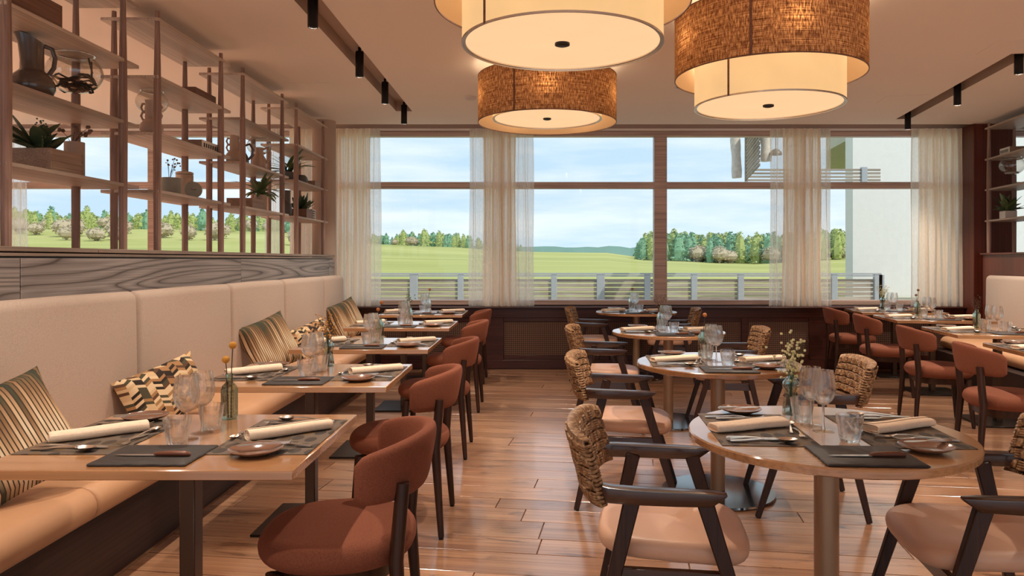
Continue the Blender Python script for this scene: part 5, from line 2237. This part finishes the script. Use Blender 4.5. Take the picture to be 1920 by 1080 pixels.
def dried(loc, h, spread, seed, label, n=6, bud=.010):
    r = random.Random(seed)
    t = thing('dried_stems', label, 'flower', loc)
    st, bd = MB(), MB()
    for i in range(n):
        a = r.uniform(0, 6.28)
        q = spread * r.uniform(.4, 1)
        tip = Vector((q * cos(a), q * sin(a), h * r.uniform(.6, 1)))
        st.tube([(0, 0, 0), tip * .5 + Vector((0, 0, h * .1)), tip], .0014, 5)
        for j in range(3):
            p = tip + Vector((r.uniform(-1, 1), r.uniform(-1, 1), r.uniform(-1, .2))) * .022 * (j > 0)
            rings = []
            b = bud * r.uniform(.6, 1.1)
            for k in range(1, 5):
                th = pi * k / 5
                rings.append([(p.x + b * sin(th) * cos(e), p.y + b * sin(th) * sin(e), p.z - b * cos(th)) for e in [2 * pi * z / 7 for z in range(7)]])
            bd.loft(rings)
    st.obj('stem', STEMD, t)
    bd.obj('seed_heads', DRYF, t)['kind'] = 'stuff'
    return t


def pot(loc, prof, mat, label, ribs=0, name='plant_pot', cat='pot'):
    m = MB()
    seg = 48 if ribs else 28
    rings = []
    for r, z in prof:
        rings.append([((r + (.0016 * cos(ribs * a) if ribs and r > .01 else 0)) * cos(a), (r + (.0016 * cos(ribs * a) if ribs and r > .01 else 0)) * sin(a), z) for a in [2 * pi * k / seg for k in range(seg)]])
    m.loft(rings, cap0=False, cap1=False)
    o = m.obj(name, mat, angle=55)
    o.location = loc
    return tag(o, label, cat)


def cyl(r, h, t=.006):
    return [(0.0, 0), (r - .004, 0), (r, .004), (r, h), (r - t, h), (r - t, .02), (0, .018)]


# nearest bay
wbox((-2.50, 3.50, SH(2)), (.24, .44, .13), 'dark wooden box lying high on the nearest shelf bay', BOXD, open_=False)
jug((-2.52, 3.70, SH(1)), 'tall mauve grey ceramic jug beside the hanging glass bowl', 'tall', PITCH, radians(38))
pot((-2.60, 3.40, SH(1)), [(0, 0), (.04, 0), (.07, .03), (.075, .06), (.06, .1), (.03, .12), (.025, .12)], DARKC, 'dark round pot half hidden behind the nearest shelf post')
hang_bowl((-2.525, 4.05, SZ[2]), .14, 'big hanging glass bowl filled with dark roots, beside the tall jug', True)
wbox((-2.49, 3.76, SH(0)), (.22, .26, .115), 'wooden planter box on the lowest board of the nearest shelf bay', BOXW, name='planter_box')
plant((-2.50, 3.70, SH(0) + .10), 'broad leaved green plant growing out of the planter box of the nearest shelf bay', 20, .18, .075, .1, LEAFD, 3, (5, 60), 'planter_plant', 0, .05)
sprig((-2.44, 3.66, SH(0) + .1), .16, .05, 9, STEMG, LEAFD, 'berry sprigs rising from the planter box of the nearest shelf bay', 6, .005)
pot((-2.55, 4.09, SH(0)), cyl(.05, .215), RIBC, 'ribbed beige pot behind the planter box of the nearest shelf bay', 22)
dried((-2.55, 4.07, SH(0) + .2), .10, .10, 12, 'dried thistle heads leaning out of the ribbed beige pot', 5, .013)
# second bay
wbox((-2.49, 5.42, SH(2)), (.16, .34, .085), 'flat walnut box on the upper board of the second shelf bay', BOXD, open_=False)
jug((-2.49, 4.80, SH(1)), 'beige vase with stacked ring handles on the second shelf bay', 'three', BEIGEC)
hang_bowl((-2.55, 4.92, SZ[2]), .10, 'glass bowl let into the upper board of the second shelf bay', False)
letter_board((-2.38, 5.44, SH(1)), (.22, .30, .068), 'box with pale lettered front on the second shelf bay')
pot((-2.49, 5.06, SH(0)), cyl(.062, .125), GREYC, 'wide grey green pot on the lowest board of the second shelf bay')
dried((-2.50, 5.05, SH(0) + .1), .16, .08, 31, 'dried branch standing in the wide grey green pot', 6, .007)
cn = thing('canister', 'tall lidded beige canister on the second shelf bay', 'canister', (-2.55, 5.38, SH(0)))
MB().lathe([(0, 0), (.055, 0), (.06, .005), (.06, .18), (.055, .185), (0, .185)], 28).obj('canister_body', BEIGEC, cn, angle=50)
MB().lathe([(0, .186), (.061, .186), (.061, .2), (.05, .205), (0, .206)], 28).obj('lid', BEIGEC, cn, angle=50)
MB().tube([(-.018, 0, .204), (-.012, 0, .218), (.012, 0, .218), (.018, 0, .204)], .004, 6, up=(0, 1, 0)).obj('handle', BEIGEC, cn)
ld = thing('leaning_lid', 'round grey green lid leaning against the canister', 'lid', (-2.43, 5.26, SH(0) + .003))
dk = MB().lathe([(0, -.008), (.055, -.008), (.06, -.003), (.06, .004), (.05, .010), (0, .012)], 28).obj('lid_disc', GREYC, ld, angle=50)
dk.rotation_euler = (radians(80), 0, radians(35))
dk.location = (0, 0, .060)
kn = MB().tube([(-.016, 0, .01), (-.012, 0, .024), (.012, 0, .024), (.016, 0, .01)], .004, 6, up=(0, 1, 0)).obj('handle', GREYC, ld)
kn.rotation_euler = dk.rotation_euler
kn.location = dk.location
# third bay
jug((-2.50, 6.16, SH(1)), 'beige vase with stacked ring handles on the third shelf bay', 'three', BEIGEC)
jug((-2.53, 6.36, SH(1)), 'grey jug with big loop handle behind the post of the third shelf bay', 'loop', PITCH, radians(10))
jug((-2.45, 6.58, SH(1)), 'small beige jug with loop handle on the third shelf bay', 'loop', BEIGEC)
hang_bowl((-2.53, 6.78, SZ[2]), .105, 'glass bowl hanging above the small beige jug on the third shelf bay', False)
wbox((-2.50, 6.40, SH(0)), (.22, .28, .09), 'pale wooden box on the lowest board of the third shelf bay', BOXW, name='planter_box')
pot((-2.47, 6.66, SH(0)), cyl(.055, .15), RIBC, 'ribbed pot holding the trailing plant of the third shelf bay', 20)
plant((-2.47, 6.66, SH(0) + .15), 'trailing plant with long narrow leaves on the third shelf bay', 36, .25, .034, -.8, LEAF, 8, (5, 75), 'trailing_plant', 0, .03)
# last bay
pot((-2.50, 7.52, SH(1)), cyl(.06, .10), DARKC, 'grey pot on the middle board of the shelf bay by the round pillar')
plant((-2.50, 7.52, SH(1) + .1), 'spiky green plant in the grey pot by the round pillar', 26, .25, .036, -.6, LEAF, 17, (5, 80), 'spiky_plant', 0, .03)
pot((-2.47, 7.80, SH(1)), [(0, 0), (.05, 0), (.075, .02), (.08, .05), (.07, .08), (.05, .1), (.045, .095)], DARKC, 'dark round pot beside the spiky plant')
hang_bowl((-2.55, 7.75, SZ[2]), .10, 'glass bowl let into the upper board of the bay by the round pillar', False)
wbox((-2.46, 8.06, SH(1)), (.2, .22, .06), 'flat wooden box on the middle board by the round pillar', BOXW, open_=False)
pot((-2.53, 7.54, SH(0)), [(0, 0), (.05, 0), (.054, .004), (.054, .13), (.046, .14), (.042, .145), (.042, .27), (.045, .275), (.038, .275)], DARKC, 'tall dark grey stepped vase on the lowest board by the round pillar', name='stepped_vase', cat='vase')
wbox((-2.48, 7.84, SH(0)), (.2, .24, .10), 'dark planter box on the lowest board by the round pillar', BOXD, name='planter_box')
plant((-2.48, 7.84, SH(0) + .09), 'bushy dark green plant in the dark planter box by the round pillar', 32, .17, .05, .2, LEAFD, 23, (15, 80), 'bushy_plant', 0, .06)
letter_board((-2.40, 8.06, SH(0)), (.03, .12, .115), 'little white sign printed with marks, beside the dark planter box', up=True)
# far bay by the dark pillar
p = rp(1.585, 1.00, SH(2, True))
letter_board(p, (.18, .22, .075), 'pale lettered box on the shelf in front of the dark pillar', pi - TH)
hang_bowl(rp(1.69, 1.06, SZ[2] + .024), .13, 'hanging glass bowl in front of the dark pillar', False)
q = wbox(rp(1.64, 1.04, SH(0, True)), (.12, .14, .085), 'white planter box on the lowest shelf before the dark pillar', WHITEC, -TH, name='planter_box')
plant(rp(1.64, 1.04, SH(0, True) + .08), 'bushy green plant in the white planter box before the dark pillar', 34, .19, .05, -.2, LEAF, 33, (10, 80), 'bushy_plant', 0, .04)
